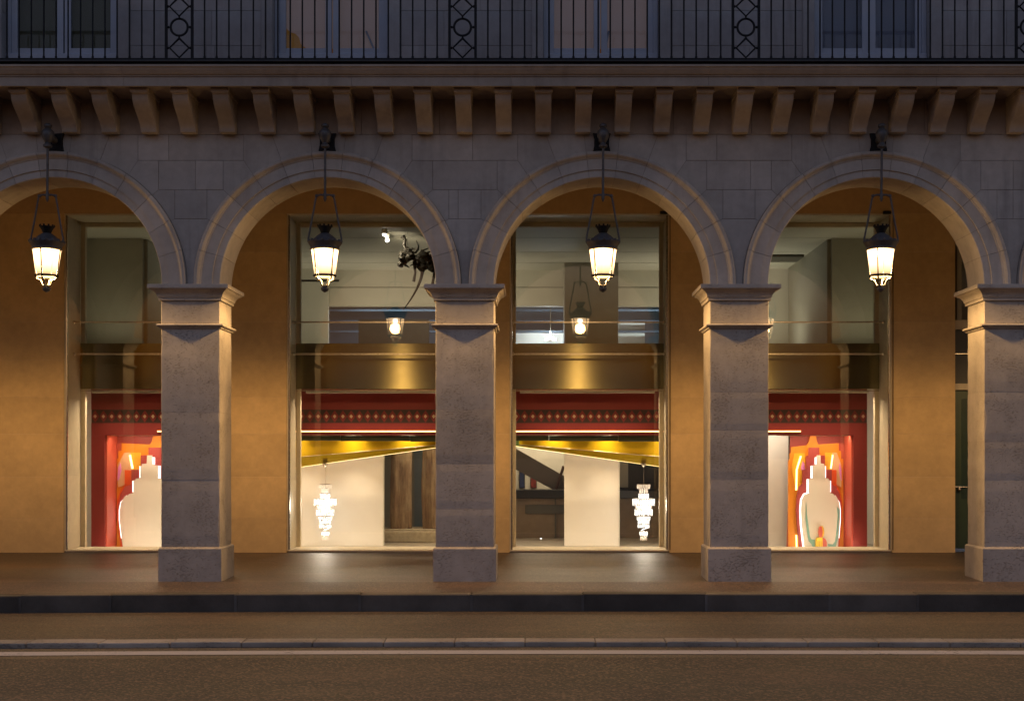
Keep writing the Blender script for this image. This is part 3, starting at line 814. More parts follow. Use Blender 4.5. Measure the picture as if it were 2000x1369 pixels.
for b in (-1.5, -.5, .5, 1.5, -2.5, 2.5):
    t = empty('hanging_lantern', (X0 + S * b, YL, ZL))
    tag(t, LLAB[b], 'lantern', 'lanterns hanging in the arches')
    made = {}; rl_ = random.Random(int(b * 10)); t.rotation_euler = (0, R(rl_.uniform(-.5, .5)), R(rl_.uniform(-4, 4)))
    for nm, (me, par) in LP_.items():
        for k in range(par or 1):
            turn = ROTB[b] if nm in ('glazing_bar', 'scroll', 'glass') else 0
            obj(nm, me, t, rot=(0, 0, R(turn + k * 360 / (par or 1))))
    ld = bpy.data.lights.new('lantern_lamp', 'SPOT'); ld.energy = LANTERN_W * rl_.uniform(.93, 1.07); ld.color = LANTERN_COL
    ld.spot_size = R(168); ld.spot_blend = .5; ld.shadow_soft_size = .05
    lo = bpy.data.objects.new('lantern_lamp', ld); C.objects.link(lo); lo.parent = t; lo.location = (0, 0, -.24)
    pd_ = bpy.data.lights.new('lantern_glow', 'POINT'); pd_.energy = LANTERN_P; pd_.color = LANTERN_COL; pd_.shadow_soft_size = .11
    po = bpy.data.objects.new('lantern_glow', pd_); C.objects.link(po); po.parent = t; po.location = (0, 0, -.20)

# ================================================================== SHOP INTERIOR, ground floor
XA, XB = -8.35, 6.4
shop = structure(empty('shop_room'), 'lit gallery room behind the street windows', 'room')
piece('floor', shop, simple('shop_floor_stone', (.40, .36, .29), .3, 0, .1, 2), XA, XB, YB + .1, 13, -.02, .03)
piece('back_wall', shop, GREYW, XA, XB, 12.8, 13, .03, 3.2)
piece('side_wall', shop, WHITE, XA - .1, XA, YB + .05, 13, 0, 3.2)
piece('side_wall', shop, WHITE, XB, XB + .1, YB + .05, 13, 0, 3.2)
piece('ceiling_slab', shop, WHITE, XA, XB, YB + .0, 13, 3.1, 3.5)
piece('partition', shop, WHITE, 3.1, 4.76, 6.55, 6.65, .03, 2.95)
piece('partition', shop, WHITE, -6.62, -4.95, 6.55, 6.65, .03, 2.95)
piece('dark_partition', shop, DGREY, 1.75, 3.1, 9.6, 9.7, .03, 2.95)
piece('grey_partition', shop, GREYW, 1.1, 1.95, 9.3, 9.4, 1.05, 2.95)

def X_(p, y): return (p - 1045) * (D + y) / 2500
def Z_(p, y): return EYE + (888 - p) * (D + y) / 2500

# red frieze with diamonds
YF = 5.40
fr = empty('red_frieze', (-1.0, YF, .093))
tag(fr, 'long dark red painted frieze with a row of pale diamonds across all the windows', 'frieze')
fx = 6.94
def fp(name, m, x0, x1, y0, y1, z0, z1, b=0, par=fr): return obj(name, MB().box(x0, x1, y0, y1, z0, z1).mesh(name, m, None, b), par)
fp('upper_board', RED, -fx, fx, .0, .06, 2.445, 2.99)
fp('lower_board', RED, -fx, fx, .0, .06, 1.985, 2.205)
fp('dark_band', BANDD, -fx, fx, .012, .06, 2.205, 2.445)
LOZ = MB().prism([(-.072, 0), (0, -.108), (.072, 0), (0, .108)], 0, .008).mesh('lozenge', RED)
DMD = MB().prism([(-.032, 0), (0, -.036), (.032, 0), (0, .036)], 0, .006).mesh('pale_diamond', DIAM)
nd = 94
for i in range(nd):
    xx = -fx + .07 + (2 * fx - .14) * i / (nd - 1)
    lz = obj('lozenge', LOZ, fr, (xx, .003, 2.325)); obj('pale_diamond', DMD, lz, (0, -.007, 0))
for s_ in (-1, 1):
    fp('pilaster', RED, s_ * 6.82 - .12, s_ * 6.82 + .12, .0, .06, -.06, 1.984)
    fp('pilaster_return', REDL, s_ * 6.69 - .012, s_ * 6.69 + .012, .0605, .66, -.06, 1.984)
for s_ in (-1, 1): fp('soffit', REDL, min(s_ * 5.45, s_ * fx), max(s_ * 5.45, s_ * fx), .0605, .7, 1.99, 2.01)
fp('light_strip', LED, -5.75, 5.75, -.03, -.004, 2.045, 2.066)
fp('strip_housing', ORNG, -5.75, 5.75, -.034, -.002, 2.0665, 2.078)
fp('strip_housing', REDL, -5.75, 5.75, -.034, -.002, 2.033, 2.0445)
gb = empty('dark_green_beam', (-1.0, YF + .12, .093))
tag(gb, 'dark green stepped beam just under the red frieze', 'beam')
for i in range(-4, 4):
    fp('beam_segment', MOSS, i * 1.25 + .004, i * 1.25 + 1.246, .0 + .012 * (i % 2), .14, 1.893 - .008 * (i % 3), 1.985, .004, gb)

# yellow tapering beams
YY = 5.80
def yellow(s_, lab):
    t = empty('yellow_beam', (-.98, YY, .1)); tag(t, lab, 'beam', 'tapering yellow beams')
    def zz(p): return Z_(p, YY)
    L = 3.95
    sl1 = .0855; sl2 = .142
    ft = 1.895; x0, x1 = .06, L
    vs = []
    for x in (x0, x1):
        vs += [(s_ * x, 0, ft), (s_ * x, 0, 1.868 - sl1 * (x - .1)), (s_ * x, .16, 1.866 - sl2 * (x - .1)), (s_ * x, .2, ft)]
    me = MB().add(vs, [(0, 4, 5, 1), (2, 6, 7, 3), (3, 7, 4, 0), (0, 1, 2, 3), (4, 7, 6, 5)]).mesh('beam_face', YELL)
    obj('beam_face', me, t)
    obj('beam_underside', MB().add([vs[1], vs[5], vs[6], vs[2]], [(0, 1, 2, 3)]).mesh('beam_underside', YELL_SH), t)
    for a, b, y in ((vs[1], vs[5], -.006), (vs[2], vs[6], -.004)):
        obj('edge_light', MB().tube([(a[0], a[1] + y, a[2]), (b[0], b[1] + y, b[2])], .005, 6).mesh('edge_light', NEONY if y == -.004 else CREAM), t)
yellow(-1, 'tapering yellow beam sloping down towards the chandelier before the white panel')
yellow(1, 'tapering yellow beam sloping down towards the chandelier before dark marble')

def board(name, par, mat, poly, y0, y1, b=0): return obj(name, MB().prism(poly, y0, y1).mesh(name, mat, None, b), par)
gd = empty('green_pendant', (-.62, 5.72, .1)); tag(gd, 'small stepped pale green ornament where the yellow beams meet', 'ornament')
board('green_step', gd, GREEN, [(-.1, 1.9), (.33, 1.9), (.33, 1.80), (-.1, 1.80)], 0, .06)
board('green_step', gd, simple('mint_board', (.30, .55, .38), .5), [(-.1, 1.80), (.24, 1.80), (.24, 1.71), (-.1, 1.71)], .01, .06)
board('green_step', gd, simple('straw_board', (.62, .52, .18), .5), [(-.1, 1.71), (.19, 1.71), (.19, 1.66), (-.1, 1.66)], .02, .06)

# white panels
for x0, x1, lab in ((-5.0, -2.84, 'wide white display panel behind the chandelier, left of the weathered posts'), (.545, 1.56, 'narrow white display panel between the staircase and the chandelier')):
    t = empty('display_panel', ((x0 + x1) / 2, 6.4, .03)); tag(t, lab, 'panel')
    h = (x1 - x0) / 2
    obj('panel_board', MB().box(-h, h, 0, .05, 0, 2.9).mesh('panel_board', WHITE, None, .004), t)
    obj('panel_edge', MB().box(h - .0, h + .02, -.004, .054, 0, 2.9).mesh('panel_edge', OFFW, None, .002), t)

# decorative portals
def portal(cx, s_, lab, teal=True):
    t = empty('decorative_portal', (cx, 5.98, .03)); t.scale = (s_, 1, 1); tag(t, lab, 'portal', 'layered red and orange portals')
    U = lambda zx: (zx - 418) / 5.478 / 106.5      # measured on the portal itself, in metres
    V = lambda zy: EYE - .03 + (888 - (840 + zy / 5.478)) / 106.5
    Q = lambda pts: [(U(a), V(b)) for a, b in pts]
    B = 1258
    board('back_board', t, REDD, Q([(150, 40), (830, 20), (830, B), (110, B)]), .10, .14)
    board('orange_board', t, ORNG, Q([(352, 60), (415, 60), (425, 120), (440, 152), (658, 138), (658, 218), (682, 222), (682, 305), (707, 308), (707, B), (120, B), (120, 320), (135, 318), (135, 250), (150, 246), (150, 180), (318, 160), (340, 120)]), .02, .09)
    board('red_step', t, REDL, Q([(660, 138), (745, 138), (745, 222), (770, 222), (770, 305), (800, 305), (800, B), (708, B), (708, 306), (684, 304), (684, 220), (660, 216)]), .035, .09)
    for sg, pts in ((-1, [(180, 245), (290, 245), (300, 420), (262, 440), (258, 570), (215, 620), (195, 640), (150, 400)]), (1, [(510, 240), (635, 240), (685, 370), (683, 610), (620, 580), (570, 500), (505, 420)])):
        board('niche_panel', t, PEACH if sg > 0 else SUNY, Q(pts), .006, .019)
    board('niche_side', t, SUNY, Q([(510, 240), (585, 240), (568, 420), (505, 420)]), .001, .0055)
    board('flame_board', t, FLAME, Q([(570, 425), (628, 425), (628, 580), (660, 640), (690, 760), (690, 900), (660, B), (560, B), (600, 900)]), -.02, .005)
    board('red_board', t, REDD, Q([(325, 185), (440, 185), (440, 268), (500, 268), (500, 422), (572, 422), (572, 580), (620, 600), (655, 680), (672, 800), (672, 950), (640, B), (228, B), (200, 1000), (190, 850), (200, 700), (225, 600), (260, 568), (260, 425), (300, 420), (300, 275), (325, 270)]), -.06, -.021)
    white = [(408, 268), (445, 268), (448, 355), (485, 360), (485, 378), (497, 380), (497, 510), (532, 515), (532, 530), (550, 532), (550, 668), (585, 680), (590, 692), (615, 705), (645, 770), (655, 850), (655, 960), (630, B), (275, B), (245, 1000), (238, 850), (246, 740), (275, 685), (328, 668), (318, 664), (318, 520), (360, 515), (360, 378), (402, 370)]
    board('white_board', t, WHITE, Q(white), -.11, -.075)
    neon = MB()
    for seg_ in ([(404, 290), (404, 365)], [(360, 380), (360, 512)], [(318, 522), (318, 662)], [(328, 672), (275, 688), (247, 742), (239, 850), (245, 1000), (262, 1150), (276, B)], [(498, 382), (498, 508)], [(552, 540), (552, 660)], [(600, 700), (645, 772), (656, 850), (656, 960), (640, 1150)]):
        neon.tube([(U(a), -.072, V(b)) for a, b in seg_], .026 if seg_[0][0] < 420 else .017, 6)
    obj('neon_edge', neon.mesh('neon_edge', NEON), t)
    ny = MB().tube([(U(a), -.002, V(b)) for a, b in ((250, 275), (205, 420), (200, 640))], .016, 6).tube([(U(a), -.002, V(b)) for a, b in ((590, 265), (570, 410))], .014, 6).tube([(U(a), -.002, V(b)) for a, b in ((200, 1120), (205, B))], .014, 6)
    obj('neon_strip', ny.mesh('neon_strip', NEONY), t)
    for pts in ([(268, 330), (282, 350), (296, 420), (258, 430), (250, 400)], [(662, 350), (680, 400), (686, 540), (672, 520), (656, 430)]):
        board('pink_oval', t, PINK, Q(pts), -.012, .0055)
    for pts in () if not teal else ([(290, 770), (300, 900), (330, 1130), (345, 1160), (382, 1165), (382, B), (365, B), (350, 1215), (318, 1180), (300, 1080), (286, 950)], [(620, 815), (628, 900), (615, 1080), (600, 1180), (575, 1215), (525, 1210), (525, B), (600, B), (628, 1150), (648, 850)]):
        board('teal_blade', t, TEAL, Q(pts), -.135, -.112)
    return t
portal(5.165, 1, 'layered orange and red portal with a white bottle-shaped panel and small totem before it')
portal(-7.02, -1.39, 'layered orange and red portal with a white panel, half hidden by a pier', False)

tt = empty('totem', (5.19, 5.72, .035)); tag(tt, 'small red and yellow totem standing before the white bottle-shaped panel', 'sculpture')
obj('base', MB().prism([(-.09, 0), (-.09, .16), (-.07, .20), (.02, .20), (.02, 0)], -.03, .07).mesh('base', YELL, None, .004), tt)
for i in range(3): obj('slot', MB().box(-.068 + i * .028, -.058 + i * .028, -.034, -.029, .02, .14).mesh('slot', YELL_SH), tt)
obj('back_base', MB().prism([(.021, 0), (.021, .20), (.07, .18), (.10, .12), (.10, 0)], -.02, .07).mesh('back_base', REDL, None, .004), tt)
hd = [(.035 * (1 + .12 * (i % 2)) * math.cos(2 * PI * i / 26), .30 + .10 * (1 + .07 * (i % 2)) * math.sin(2 * PI * i / 26)) for i in range(26)]
obj('cog_head', MB().prism([(x - .015, z) for x, z in hd], -.03, .02).mesh('cog_head', REDL), tt)
obj('cog_head_back', MB().prism([(x + .02, z) for x, z in hd], .0205, .06).mesh('cog_head_back', YELL), tt)

# chandeliers
def chandelier(cx, cy, ztop, lab, seed):
    t = empty('chandelier', (cx, cy, ztop)); tag(t, lab, 'chandelier', 'tiered crystal chandeliers in the windows')
    rr = random.Random(seed)
    obj('ceiling_rose', MB().lathe([(.05, 0), (.05, -.015), (.035, -.04), (.03, -.055), (.01, -.07)], 14).mesh('ceiling_rose', STEEL, 40), t)
    ch = MB(); z = -.06
    for i in range(9):
        ch.tube([(.006 * math.sin(i), 0, z), (.004, .004, z - .034)], .0045, 5); z -= .036
    obj('chain', ch.mesh('chain', STEEL), t)
    tiers = [(.113, -.385, .075, CRYSTD), (.072, -.45, .14, CRYSTD), (.085, -.55, .10, CRYST), (.195, -.645, .125, CRYST), (.145, -.765, .10, CRYSTD), (.155, -.835, .12, CRYST), (.115, -.965, .075, CRYST), (.095, -1.035, .08, CRYST), (.10, -1.11, .075, CRYST), (.065, -1.24, .085, CRYST), (.055, -1.33, .08, CRYSTD)]
    for r, z0, h, m in tiers:
        cr = MB(); nn = max(10, int(r * 150))
        for i in range(nn):
            a = 2 * PI * i / nn; c, s_ = math.cos(a), math.sin(a); w_ = .011
            hh = h * rr.uniform(.85, 1.05)
            cr.lathe([(w_ * .8, 0), (w_, -.01), (w_, -hh + .02), (w_ * .3, -hh)], 5, (r * c, r * s_, z0))
        tr = obj('crystal_tier', cr.mesh('crystal_tier', m), t)
        obj('tier_ring', MB().lathe([(r - .006, z0 + .006), (r + .006, z0 + .006), (r + .006, z0 - .004), (r - .006, z0 - .004), (r - .006, z0 + .006)], 24, cap=False).mesh('tier_ring', STEEL), tr)
    sp = MB().tube([(.10 * math.cos(a * .5) * (1 - a / 14), .10 * math.sin(a * .5) * (1 - a / 14), -1.16 - .016 * a) for a in range(9)], .007, 6)
    obj('spiral_arm', sp.mesh('spiral_arm', CRYST), t)
    for z0 in (-.60, -.71, -.89, -1.05, -1.28):
        obj('bulb', MB().sphere((0, 0, z0), .03, 10, 8).mesh('bulb', BULB, 60), t)
    ld = bpy.data.lights.new('chandelier_lamp', 'POINT'); ld.energy = 22; ld.color = (1, .86, .68); ld.shadow_soft_size = .12
    lo = bpy.data.objects.new('chandelier_lamp', ld); C.objects.link(lo); lo.parent = t; lo.location = (0, -.25, -.75)
chandelier(-3.83, 5.86, 1.575, 'lit tiered crystal chandelier hanging before the wide white panel', 1)
chandelier(1.98, 5.86, 1.575, 'lit tiered crystal chandelier hanging before dark marble beside the narrow white panel', 2)

# weathered wooden posts on a sand-coloured block
def post(x0, x1, y, lab, seed):
    t = empty('wooden_post', ((x0 + x1) / 2, y, .285)); tag(t, lab, 'post', 'weathered wooden posts')
    rr = random.Random(seed); h = (x1 - x0) / 2
    pts = []; n = 26
    for i in range(n):
        a = 2 * PI * i / n; k = 1 + rr.uniform(-.10, .08); pts.append((h * k * math.copysign(abs(math.cos(a)) ** .7, math.cos(a)), h * .8 * k * math.sin(a)))
    mb = MB(); rows_ = 9; vs = []; fs = []
    for j in range(rows_):
        z = 2.4 * j / (rows_ - 1); q = 1 + rr.uniform(-.03, .03); d = rr.uniform(-.008, .008)
        for x, y_ in pts: vs.append((x * q + d, y_ * q, z + (rr.uniform(0, .03) if j == 0 else 0)))
    for j in range(rows_ - 1):
        for i in range(n): fs.append((j * n + i, j * n + (i + 1) % n, (j + 1) * n + (i + 1) % n, (j + 1) * n + i))
    fs += [tuple(range(n))[::-1], tuple((rows_ - 1) * n + i for i in range(n))]
    obj('trunk', mb.add(vs, fs).mesh('trunk', WOOD), t)
post(-2.83, -2.40, 7.6, 'weathered wooden post standing beside the wide white panel', 4)
post(-2.22, -1.66, 7.6, 'broad weathered wooden post, middle one of three on the sand block', 5)
post(-1.60, -1.1, 7.7, 'weathered wooden post next to the stone pier, at the end of the sand block', 6)
sb = empty('sand_block', (-2.0, 7.3, .03)); tag(sb, 'pale sand coloured plinth carrying the weathered wooden posts', 'plinth')
obj('block', MB().box(-.95, 1.1, 0, 1.0, 0, .23).mesh('block', SANDB, None, .03, 2), sb)
obj('sand_top', MB().box(-.93, 1.08, .02, .98, .231, .26).mesh('sand_top', SANDB, None, .012), sb)
fp('teal_wall', BLUEW, -2.5, -1.15, 9.0, 9.05, .03, 2.95, 0, shop)

# staircase, counter, pictures seen through the gap
st = empty('staircase', (0, 9.4, 0)); tag(st, 'grey staircase flight climbing behind the narrow white panel', 'staircase')
obj('string_side', MB().prism([(X_(980, 9.4), Z_(845, 9.4)), (X_(1008, 9.4), Z_(876, 9.4)), (X_(1110, 9.4), Z_(934, 9.4)), (X_(1110, 9.4), Z_(975, 9.4)), (X_(1080, 9.4), Z_(956, 9.4)), (X_(980, 9.4), Z_(902, 9.4))], 0, .9).mesh('string_side', STAIR), st)
hr = MB().tube([(X_(1086, 9.3), -.1, Z_(955, 9.3)), (X_(1101, 9.3), -.1, Z_(910, 9.3))], .03, 8)
obj('hand_rail', hr.mesh('hand_rail', simple('dark_wood', (.09, .045, .025), .4)), st)
piece('stair_backing', shop, OFFW, -.9, 1.1, 11.2, 11.25, .03, 2.95)
for p0, p1, m, lab in ((1015, 1024, NAVY, 'narrow dark blue picture under the staircase'), (1037, 1047, RUST, 'narrow dark red picture under the staircase')):
    t = empty('picture', (X_((p0 + p1) / 2, 11.1), 11.1, 0)); tag(t, lab, 'picture')
    h = X_(p1, 11.1) - X_((p0 + p1) / 2, 11.1)
    obj('canvas', MB().box(-h, h, .03, .06, Z_(952, 11.1), Z_(912, 11.1)).mesh('canvas', m), t)
    obj('frame', MB().box(-h - .015, h + .015, .061, .08, Z_(953, 11.1), Z_(911, 11.1)).mesh('frame', DGREY), t)
ct = empty('counter', (0, 8.7, .03)); tag(ct, 'long low counter with a black top behind the windows', 'counter')
obj('counter_top', MB().box(-1.0, 3.1, -.06, .7, .81, .98).mesh('counter_top', simple('black_lacquer', (.012, .012, .012), .3), None, .01), ct)
obj('counter_front', MB().box(-.98, 3.08, 0, .66, 0, .809).mesh('counter_front', simple('brown_panel', (.17, .125, .085), .45), None, .006), ct)
obj('counter_shelf', MB().box(-.2, .62, -.04, -.001, .5, .68).mesh('counter_shelf', DGREY, None, .004), ct)
obj('counter_leg', MB().box(.40, .43, -.05, -.03, .0, .81).mesh('counter_leg', DGREY), ct)
for x in (-.42, .12): obj('floor_light', MB().lathe([(.018, 0), (.022, .006), (.014, .014)], 12, (x, -.25, .0)).mesh('floor_light', emit_mat('floor_light_glow', (1, .95, .85), 3), 40), ct)

# ceiling lights of the ground floor (behind the frieze)
def ceiling_light(x, y, z, lx, ly, watt, col, lab, rx=0., grp='slim ceiling lights behind the red frieze', spread=180):
    t = empty('ceiling_light', (x, y, z)); tag(t, lab, 'light', grp)
    obj('housing', MB().box(-lx / 2 - .03, lx / 2 + .03, -ly / 2 - .03, ly / 2 + .03, .012, .05).mesh('housing', WHITE), t)
    ld = bpy.data.lights.new('ceiling_lamp', 'AREA'); ld.shape = 'RECTANGLE'; ld.size = lx; ld.size_y = ly; ld.energy = watt; ld.color = col
    ld.spread = R(spread)
    lo = bpy.data.objects.new('ceiling_lamp', ld); C.objects.link(lo); lo.parent = t; lo.rotation_euler = (R(rx), 0, 0)
WARM = (1, .78, .52)
ceiling_light(-3.9, 6.12, 2.92, 2.4, .10, 24, (1, .84, .64), 'slim ceiling light above the wide white panel', 12)
ceiling_light(1.05, 6.12, 2.92, 2.2, .10, 21, (1, .84, .64), 'slim ceiling light above the narrow white panel', 12)
for x, lab in ((-4.4, 'first'), (-3.3, 'second'), (-2.3, 'third'), (-1.45, 'fourth'), (-.55, 'fifth'), (.35, 'sixth'), (1.3, 'seventh'), (2.4, 'last')):
    ceiling_light(x, 5.73, 2.70, .08, .06, 11, WARM, lab + ' small downlight in the row over the yellow beams', 3, 'downlights over the yellow beams', 50)
ceiling_light(-7.0, 5.60, 2.06, 1.2, .06, 10, WARM, 'added slim light under the red soffit before the half hidden portal', 18)  # both soffit lights are added to brighten the portals
ceiling_light(5.1, 5.60, 2.06, 1.2, .06, 10, WARM, 'added slim light under the red soffit before the totem', 18)
ceiling_light(-1.8, 7.0, 2.92, 1.4, .2, 55, WARM, 'slim ceiling light above the wooden posts', 10)
ceiling_light(.2, 10.3, 2.92, 2.0, .3, 70, WARM, 'ceiling light above the staircase', 0)
ceiling_light(4.0, 6.1, 2.92, 1.2, .1, 48, (1, .88, .70), 'slim ceiling light above the white wall beside the totem portal', 12)
ceiling_light(-5.9, 6.1, 2.92, 1.2, .1, 26, WARM, 'slim ceiling light above the white wall beside the half hidden portal', 12)
# downlights under the bronze panels, washing the sills and jambs
for x, lab in ((wcx[-1.5], 'window downlight over the half hidden portal'), (wcx[-.5], 'window downlight over the first chandelier'), (wcx[.5], 'window downlight over the second chandelier'), (wcx[1.5], 'window downlight over the totem')):
    ceiling_light(x, 4.98, 2.80, 2.3, .05, 42, WARM, lab, -16, 'downlights under the bronze panels', 130)

# unseen floor strips added behind the sills to even out light on the displays
for x, lx, lab in ((-3.9, 2.3, 'added floor light strip behind the sill before the wide white panel'), (1.05, 2.1, 'added floor light strip behind the sill before the narrow white panel'), (5.1, 1.3, 'added floor light strip behind the sill before the totem'), (-7.0, 1.3, 'added floor light strip behind the sill before the half hidden portal')):
    t = empty('added_batten', (x, 5.15, .03)); tag(t, lab, 'light', 'added floor light strips behind the sills', 'thing')
    obj('housing', MB().box(-lx / 2, lx / 2, -.04, .04, 0, .03).mesh('housing', WHITE, None, .004), t)
    ld = bpy.data.lights.new('strip_lamp', 'AREA'); ld.shape = 'RECTANGLE'; ld.size = lx; ld.size_y = .05; ld.energy = 17 * lx / 2.3; ld.color = (1, .80, .56)
    lo = bpy.data.objects.new('strip_lamp', ld); C.objects.link(lo); lo.parent = t; lo.location = (0, 0, .036); lo.rotation_euler = (R(180 - 62), 0, 0)

# ================================================================== UPSTAIRS
upr = structure(empty('upstairs_room'), 'dim upstairs gallery room behind the upper panes', 'room')
ZF, ZCEIL = 3.60, 5.75
piece('floor', upr, DGREY, XA, XB, YB + .11, 15, 3.501, ZF)
piece('ceiling', upr, OFFW, XA, XB, YB + .11, 10.4, ZCEIL, ZCEIL + .1)
for y in (6.2, 7.9, 9.3): piece('ceiling_joint', upr, GREYW, XA, XB, y, y + .012, ZCEIL - .004, ZCEIL - .001)
piece('side_wall', upr, OFFW, XA - .1, XA, YB, 15, ZF, 5.9)
piece('side_wall', upr, OFFW, XB, XB + .1, YB, 15, ZF, 5.9)
piece('bulkhead', upr, OFFW, -5.5, 4.2, 10.4, 10.6, 4.97, ZCEIL)
piece('bulkhead_joint', upr, DGREY, -5.5, 4.2, 10.394, 10.399, 5.37, 5.38)
piece('far_wall', upr, BLUEW, XA, XB, 14.6, 14.7, ZF, 5.9)
piece('far_ceiling', upr, BLUEW, XA, XB, 10.6, 14.6, 5.5, 5.55)
piece('left_wall', upr, OFFW, XA, -4.48, 10.2, 10.35, ZF, ZCEIL)
piece('right_wall', upr, OFFW, 4.2, XB, 10.2, 10.35, ZF, ZCEIL)
for z in (5.12, 4.86, 4.62): piece('far_shelf', upr, simple('slate', (.07, .10, .13), .4), XA, XB, 12.6, 12.7, z - .02, z + .03)
piece('far_pale_wall', upr, WHITE, -.9, .7, 12.8, 12.9, ZF, 4.68)
piece('far_pale_wall', upr, OFFW, 1.9, 2.6, 12.8, 12.9, ZF, 4.9)
piece('far_dark_screen', upr, simple('slate_screen', (.05, .065, .075), .4), -4.0, -2.4, 11.5, 11.55, ZF, 4.8)
piece('curtain_rail', upr, DGREY, -5.2, -4.0, 8.6, 8.64, 5.26, 5.30)
pc = empty('gallery_pillar', (1.18, 9.3, ZF)); tag(pc, 'square grey pillar upstairs behind the lantern', 'pillar')
obj('shaft', MB().box(-.565, .565, 0, .9, 0, 2.148).mesh('shaft', GREYW, None, .006), pc)
obj('skirting', MB().box(-.575, .575, -.01, .91, 0, .08).mesh('skirting', OFFW, None, .004), pc)
for (x0, x1, lab, nm) in ((5.52, 6.39, 'tall grey partition upstairs at the totem end', 'r'), (-8.34, -7.30, 'tall grey partition upstairs at the leftmost window', 'l')):
    t = empty('gallery_partition', ((x0 + x1) / 2, 6.3, ZF)); tag(t, lab, 'partition')
    h = (x1 - x0) / 2
    obj('partition_face', MB().box(-h, h, 0, .12, 0, 2.148).mesh('partition_face', GREYW, None, .004), t)
    xx = -h if nm == 'r' else h
    obj('partition_return', MB().box(xx - .06, xx + .06, .121, 3.8, 0, 2.148).mesh('partition_return', GREYW), t)
obj('ceiling_channel', MB().box(4.4, 5.4, 8.2, 8.9, ZCEIL - .05, ZCEIL - .004).mesh('ceiling_channel', DGREY), upr)

# hanging dark sculpture: lumpy body, drooping legs, long tail
hs = empty('hanging_sculpture', (-2.2, 5.6, 5.17)); tag(hs, 'dark knotted hanging sculpture with a long tail, upstairs', 'sculpture')
rs = random.Random(21)
bod = MB()
for i in range(60):
    u = rs.random(); c = (-.24 + 1.15 * u, rs.uniform(-.13, .13), .10 + .05 * math.sin(u * 9) - .06 * u + rs.uniform(-.11, .11)); r_ = rs.uniform(.035, .085)
    i0 = len(bod.v); bod.sphere(c, r_, 8, 6, (rs.uniform(.6, 1.7), 1, rs.uniform(.6, 1.5)))
    bod.v[i0:] = [(x + rs.uniform(-.3, .3) * r_, y + rs.uniform(-.3, .3) * r_, z + rs.uniform(-.3, .3) * r_) for x, y, z in bod.v[i0:]]
for i in range(34):
    u = rs.random(); a = (-.2 + 1.05 * u, rs.uniform(-.1, .1), .10 + rs.uniform(-.06, .06)); k = rs.choice((-1, 1))
    bod.tube([a, (a[0] + rs.uniform(-.05, .05), a[1], a[2] + k * .1), (a[0] + rs.uniform(-.12, .12), a[1], a[2] + k * rs.uniform(.12, .2))], [.035, .025, .008], 6)
obj('body', bod.mesh('body', BRNZ_S, 30), hs)
obj('tail', MB().tube([(.18 - .0 * k + .0, .02, -.02) if k == 0 else (.18 - .36 * (k / 9) ** 1.8, .02, -.02 - .80 * (k / 9)) for k in range(10)], [.035 - .003 * k for k in range(10)], 8).mesh('tail', BRNZ_S, 60), hs)
for x, l in ((.02, .32), (.36, .38), (.5, .36)):
    obj('leg', MB().tube([(x, 0, .05), (x + .02, -.02, -l * .5), (x - .01, -.02, -l)], [.035, .022, .028], 8).mesh('leg', BRNZ_S, 60), hs)
obj('neck', MB().tube([(-.18, 0, .15), (-.14, 0, .28), (-.17, 0, .36), (-.14, 0, .44), (-.19, 0, .50)], [.045, .03, .04, .03, .045], 8).mesh('neck', BRNZ_S, 60), hs)
obj('horn', MB().tube([(.03, 0, .2), (.08, 0, .27), (.09, 0, .34), (.06, 0, .42)], [.03, .028, .02, .008], 8).mesh('horn', BRNZ_S, 60), hs)
for x in (-.1, .6): obj('wire', MB().tube([(x, 0, .15), (x, 0, ZCEIL - 5.17)], .003, 5).mesh('wire', IRON), hs)

# track spotlights
tk = empty('track_spotlights', (-2.68, 5.45, ZCEIL)); tag(tk, 'pair of lit track spotlights on the upstairs ceiling', 'light')
obj('track', MB().box(-.02, .02, -.4, .5, -.03, -.002).mesh('track', WHITE), tk)
for y, z in ((-.2, -.09), (.25, -.12)):
    h_ = obj('spot_head', MB().lathe([(.03, .10), (.045, .08), (.045, 0), (.04, -.01)], 12, (0, y, z)).mesh('spot_head', WHITE, 40), tk)
    obj('spot_lens', MB().sphere((0, y, z - .015), .032, 10, 8).mesh('spot_lens', SPOTB, 60), h_)
    ld = bpy.data.lights.new('spot_lamp', 'SPOT'); ld.energy = 90; ld.color = (1, .86, .60); ld.spot_size = R(110); ld.spot_blend = .8; ld.shadow_soft_size = .03
    lo = bpy.data.objects.new('spot_lamp', ld); C.objects.link(lo); lo.parent = tk; lo.location = (0, y, z - .06); lo.rotation_euler = (R(62), 0, R(-20))
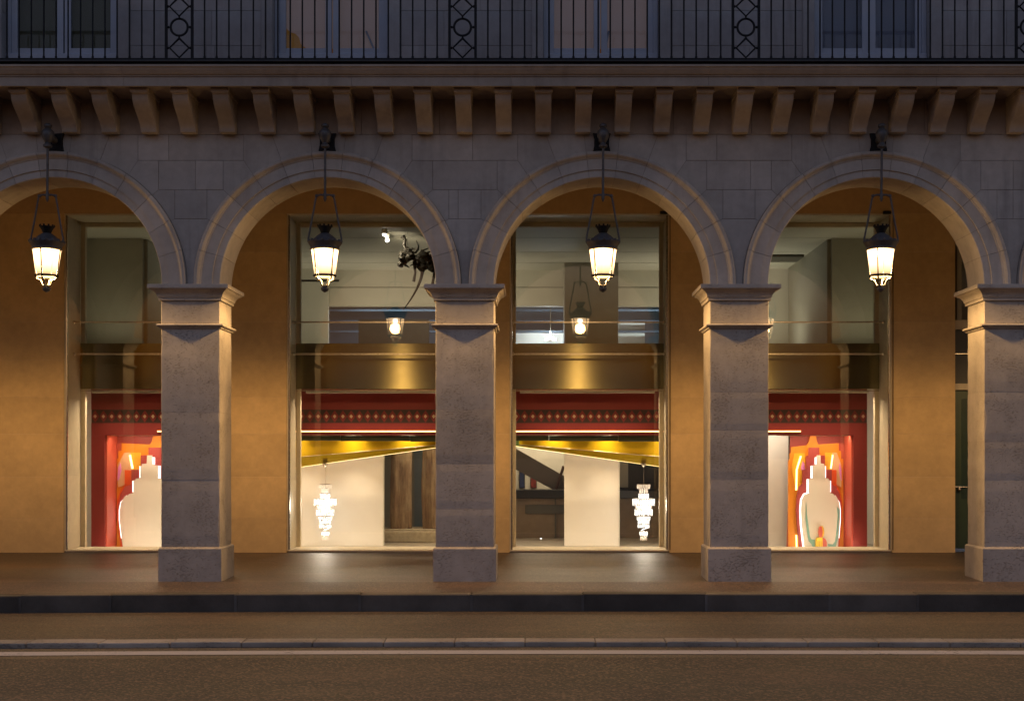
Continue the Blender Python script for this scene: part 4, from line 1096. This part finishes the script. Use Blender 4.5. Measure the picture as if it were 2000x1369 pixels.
def uplight(x, y, watt, lab, col=(1, .87, .64)):  # unseen uplights added to brighten the gallery from below
    t = empty('added_uplight', (x, y, ZF)); tag(t, lab, 'light', 'added upstairs floor uplights')
    obj('can', MB().lathe([(.09, 0), (.09, .12), (.08, .121), (.08, .02)], 16).mesh('can', DGREY, 40), t)
    ld = bpy.data.lights.new('uplight_lamp', 'AREA'); ld.shape = 'DISK'; ld.size = .15; ld.energy = watt; ld.color = col
    lo = bpy.data.objects.new('uplight_lamp', ld); C.objects.link(lo); lo.parent = t; lo.location = (0, 0, .11); lo.rotation_euler = (R(180 - 12), 0, 0)
uplight(-3.4, 9.4, 14, 'added floor uplight upstairs behind the wide white panel bay')
uplight(-.9, 9.4, 14, 'added floor uplight upstairs behind the middle pier')
uplight(2.6, 9.4, 14, 'added floor uplight upstairs beside the grey pillar')
uplight(4.6, 8.8, 18, 'added floor uplight upstairs beside the tall grey partition', (1, .95, .72))
uplight(-6.6, 8.8, 15, 'added floor uplight upstairs at the leftmost window', (1, .95, .72))
uplight(-7.7, 5.5, 4, 'added floor uplight just inside the leftmost upper pane', (1, .9, .6))
uplight(6.0, 5.5, 5, 'added floor uplight just inside the rightmost upper pane', (1, .9, .6))
# small far chandelier
fc = empty('far_chandelier', (.36, 12.2, 5.0)); tag(fc, 'tiny bright chandelier far back upstairs', 'chandelier')
obj('stem', MB().tube([(0, 0, .5), (0, 0, -.55)], .012, 6).mesh('stem', STEEL), fc)
cm = MB()
for i in range(7): cm.sphere((.10 * math.cos(i), .10 * math.sin(i), -.6 + .02 * (i % 3)), .03, 8, 6)
obj('lamps', cm.mesh('lamps', BULB, 60), fc)
ld = bpy.data.lights.new('far_lamp', 'POINT'); ld.energy = 45; ld.color = (.72, .88, 1); ld.shadow_soft_size = .1
lo = bpy.data.objects.new('far_lamp', ld); C.objects.link(lo); lo.parent = fc; lo.location = (0, -.2, -.5)

ceiling_light(-3.2, 12.0, 5.44, 2.2, .2, 45, (.72, .88, 1), 'added cool ceiling light in the room far back upstairs', 0, 'added cool lights far back upstairs')  # unseen cool lights added to brighten and tint the far room
ceiling_light(2.6, 12.0, 5.44, 1.2, .2, 25, (.72, .88, 1), 'added cool ceiling light far back upstairs beyond the grey pillar', 0, 'added cool lights far back upstairs')
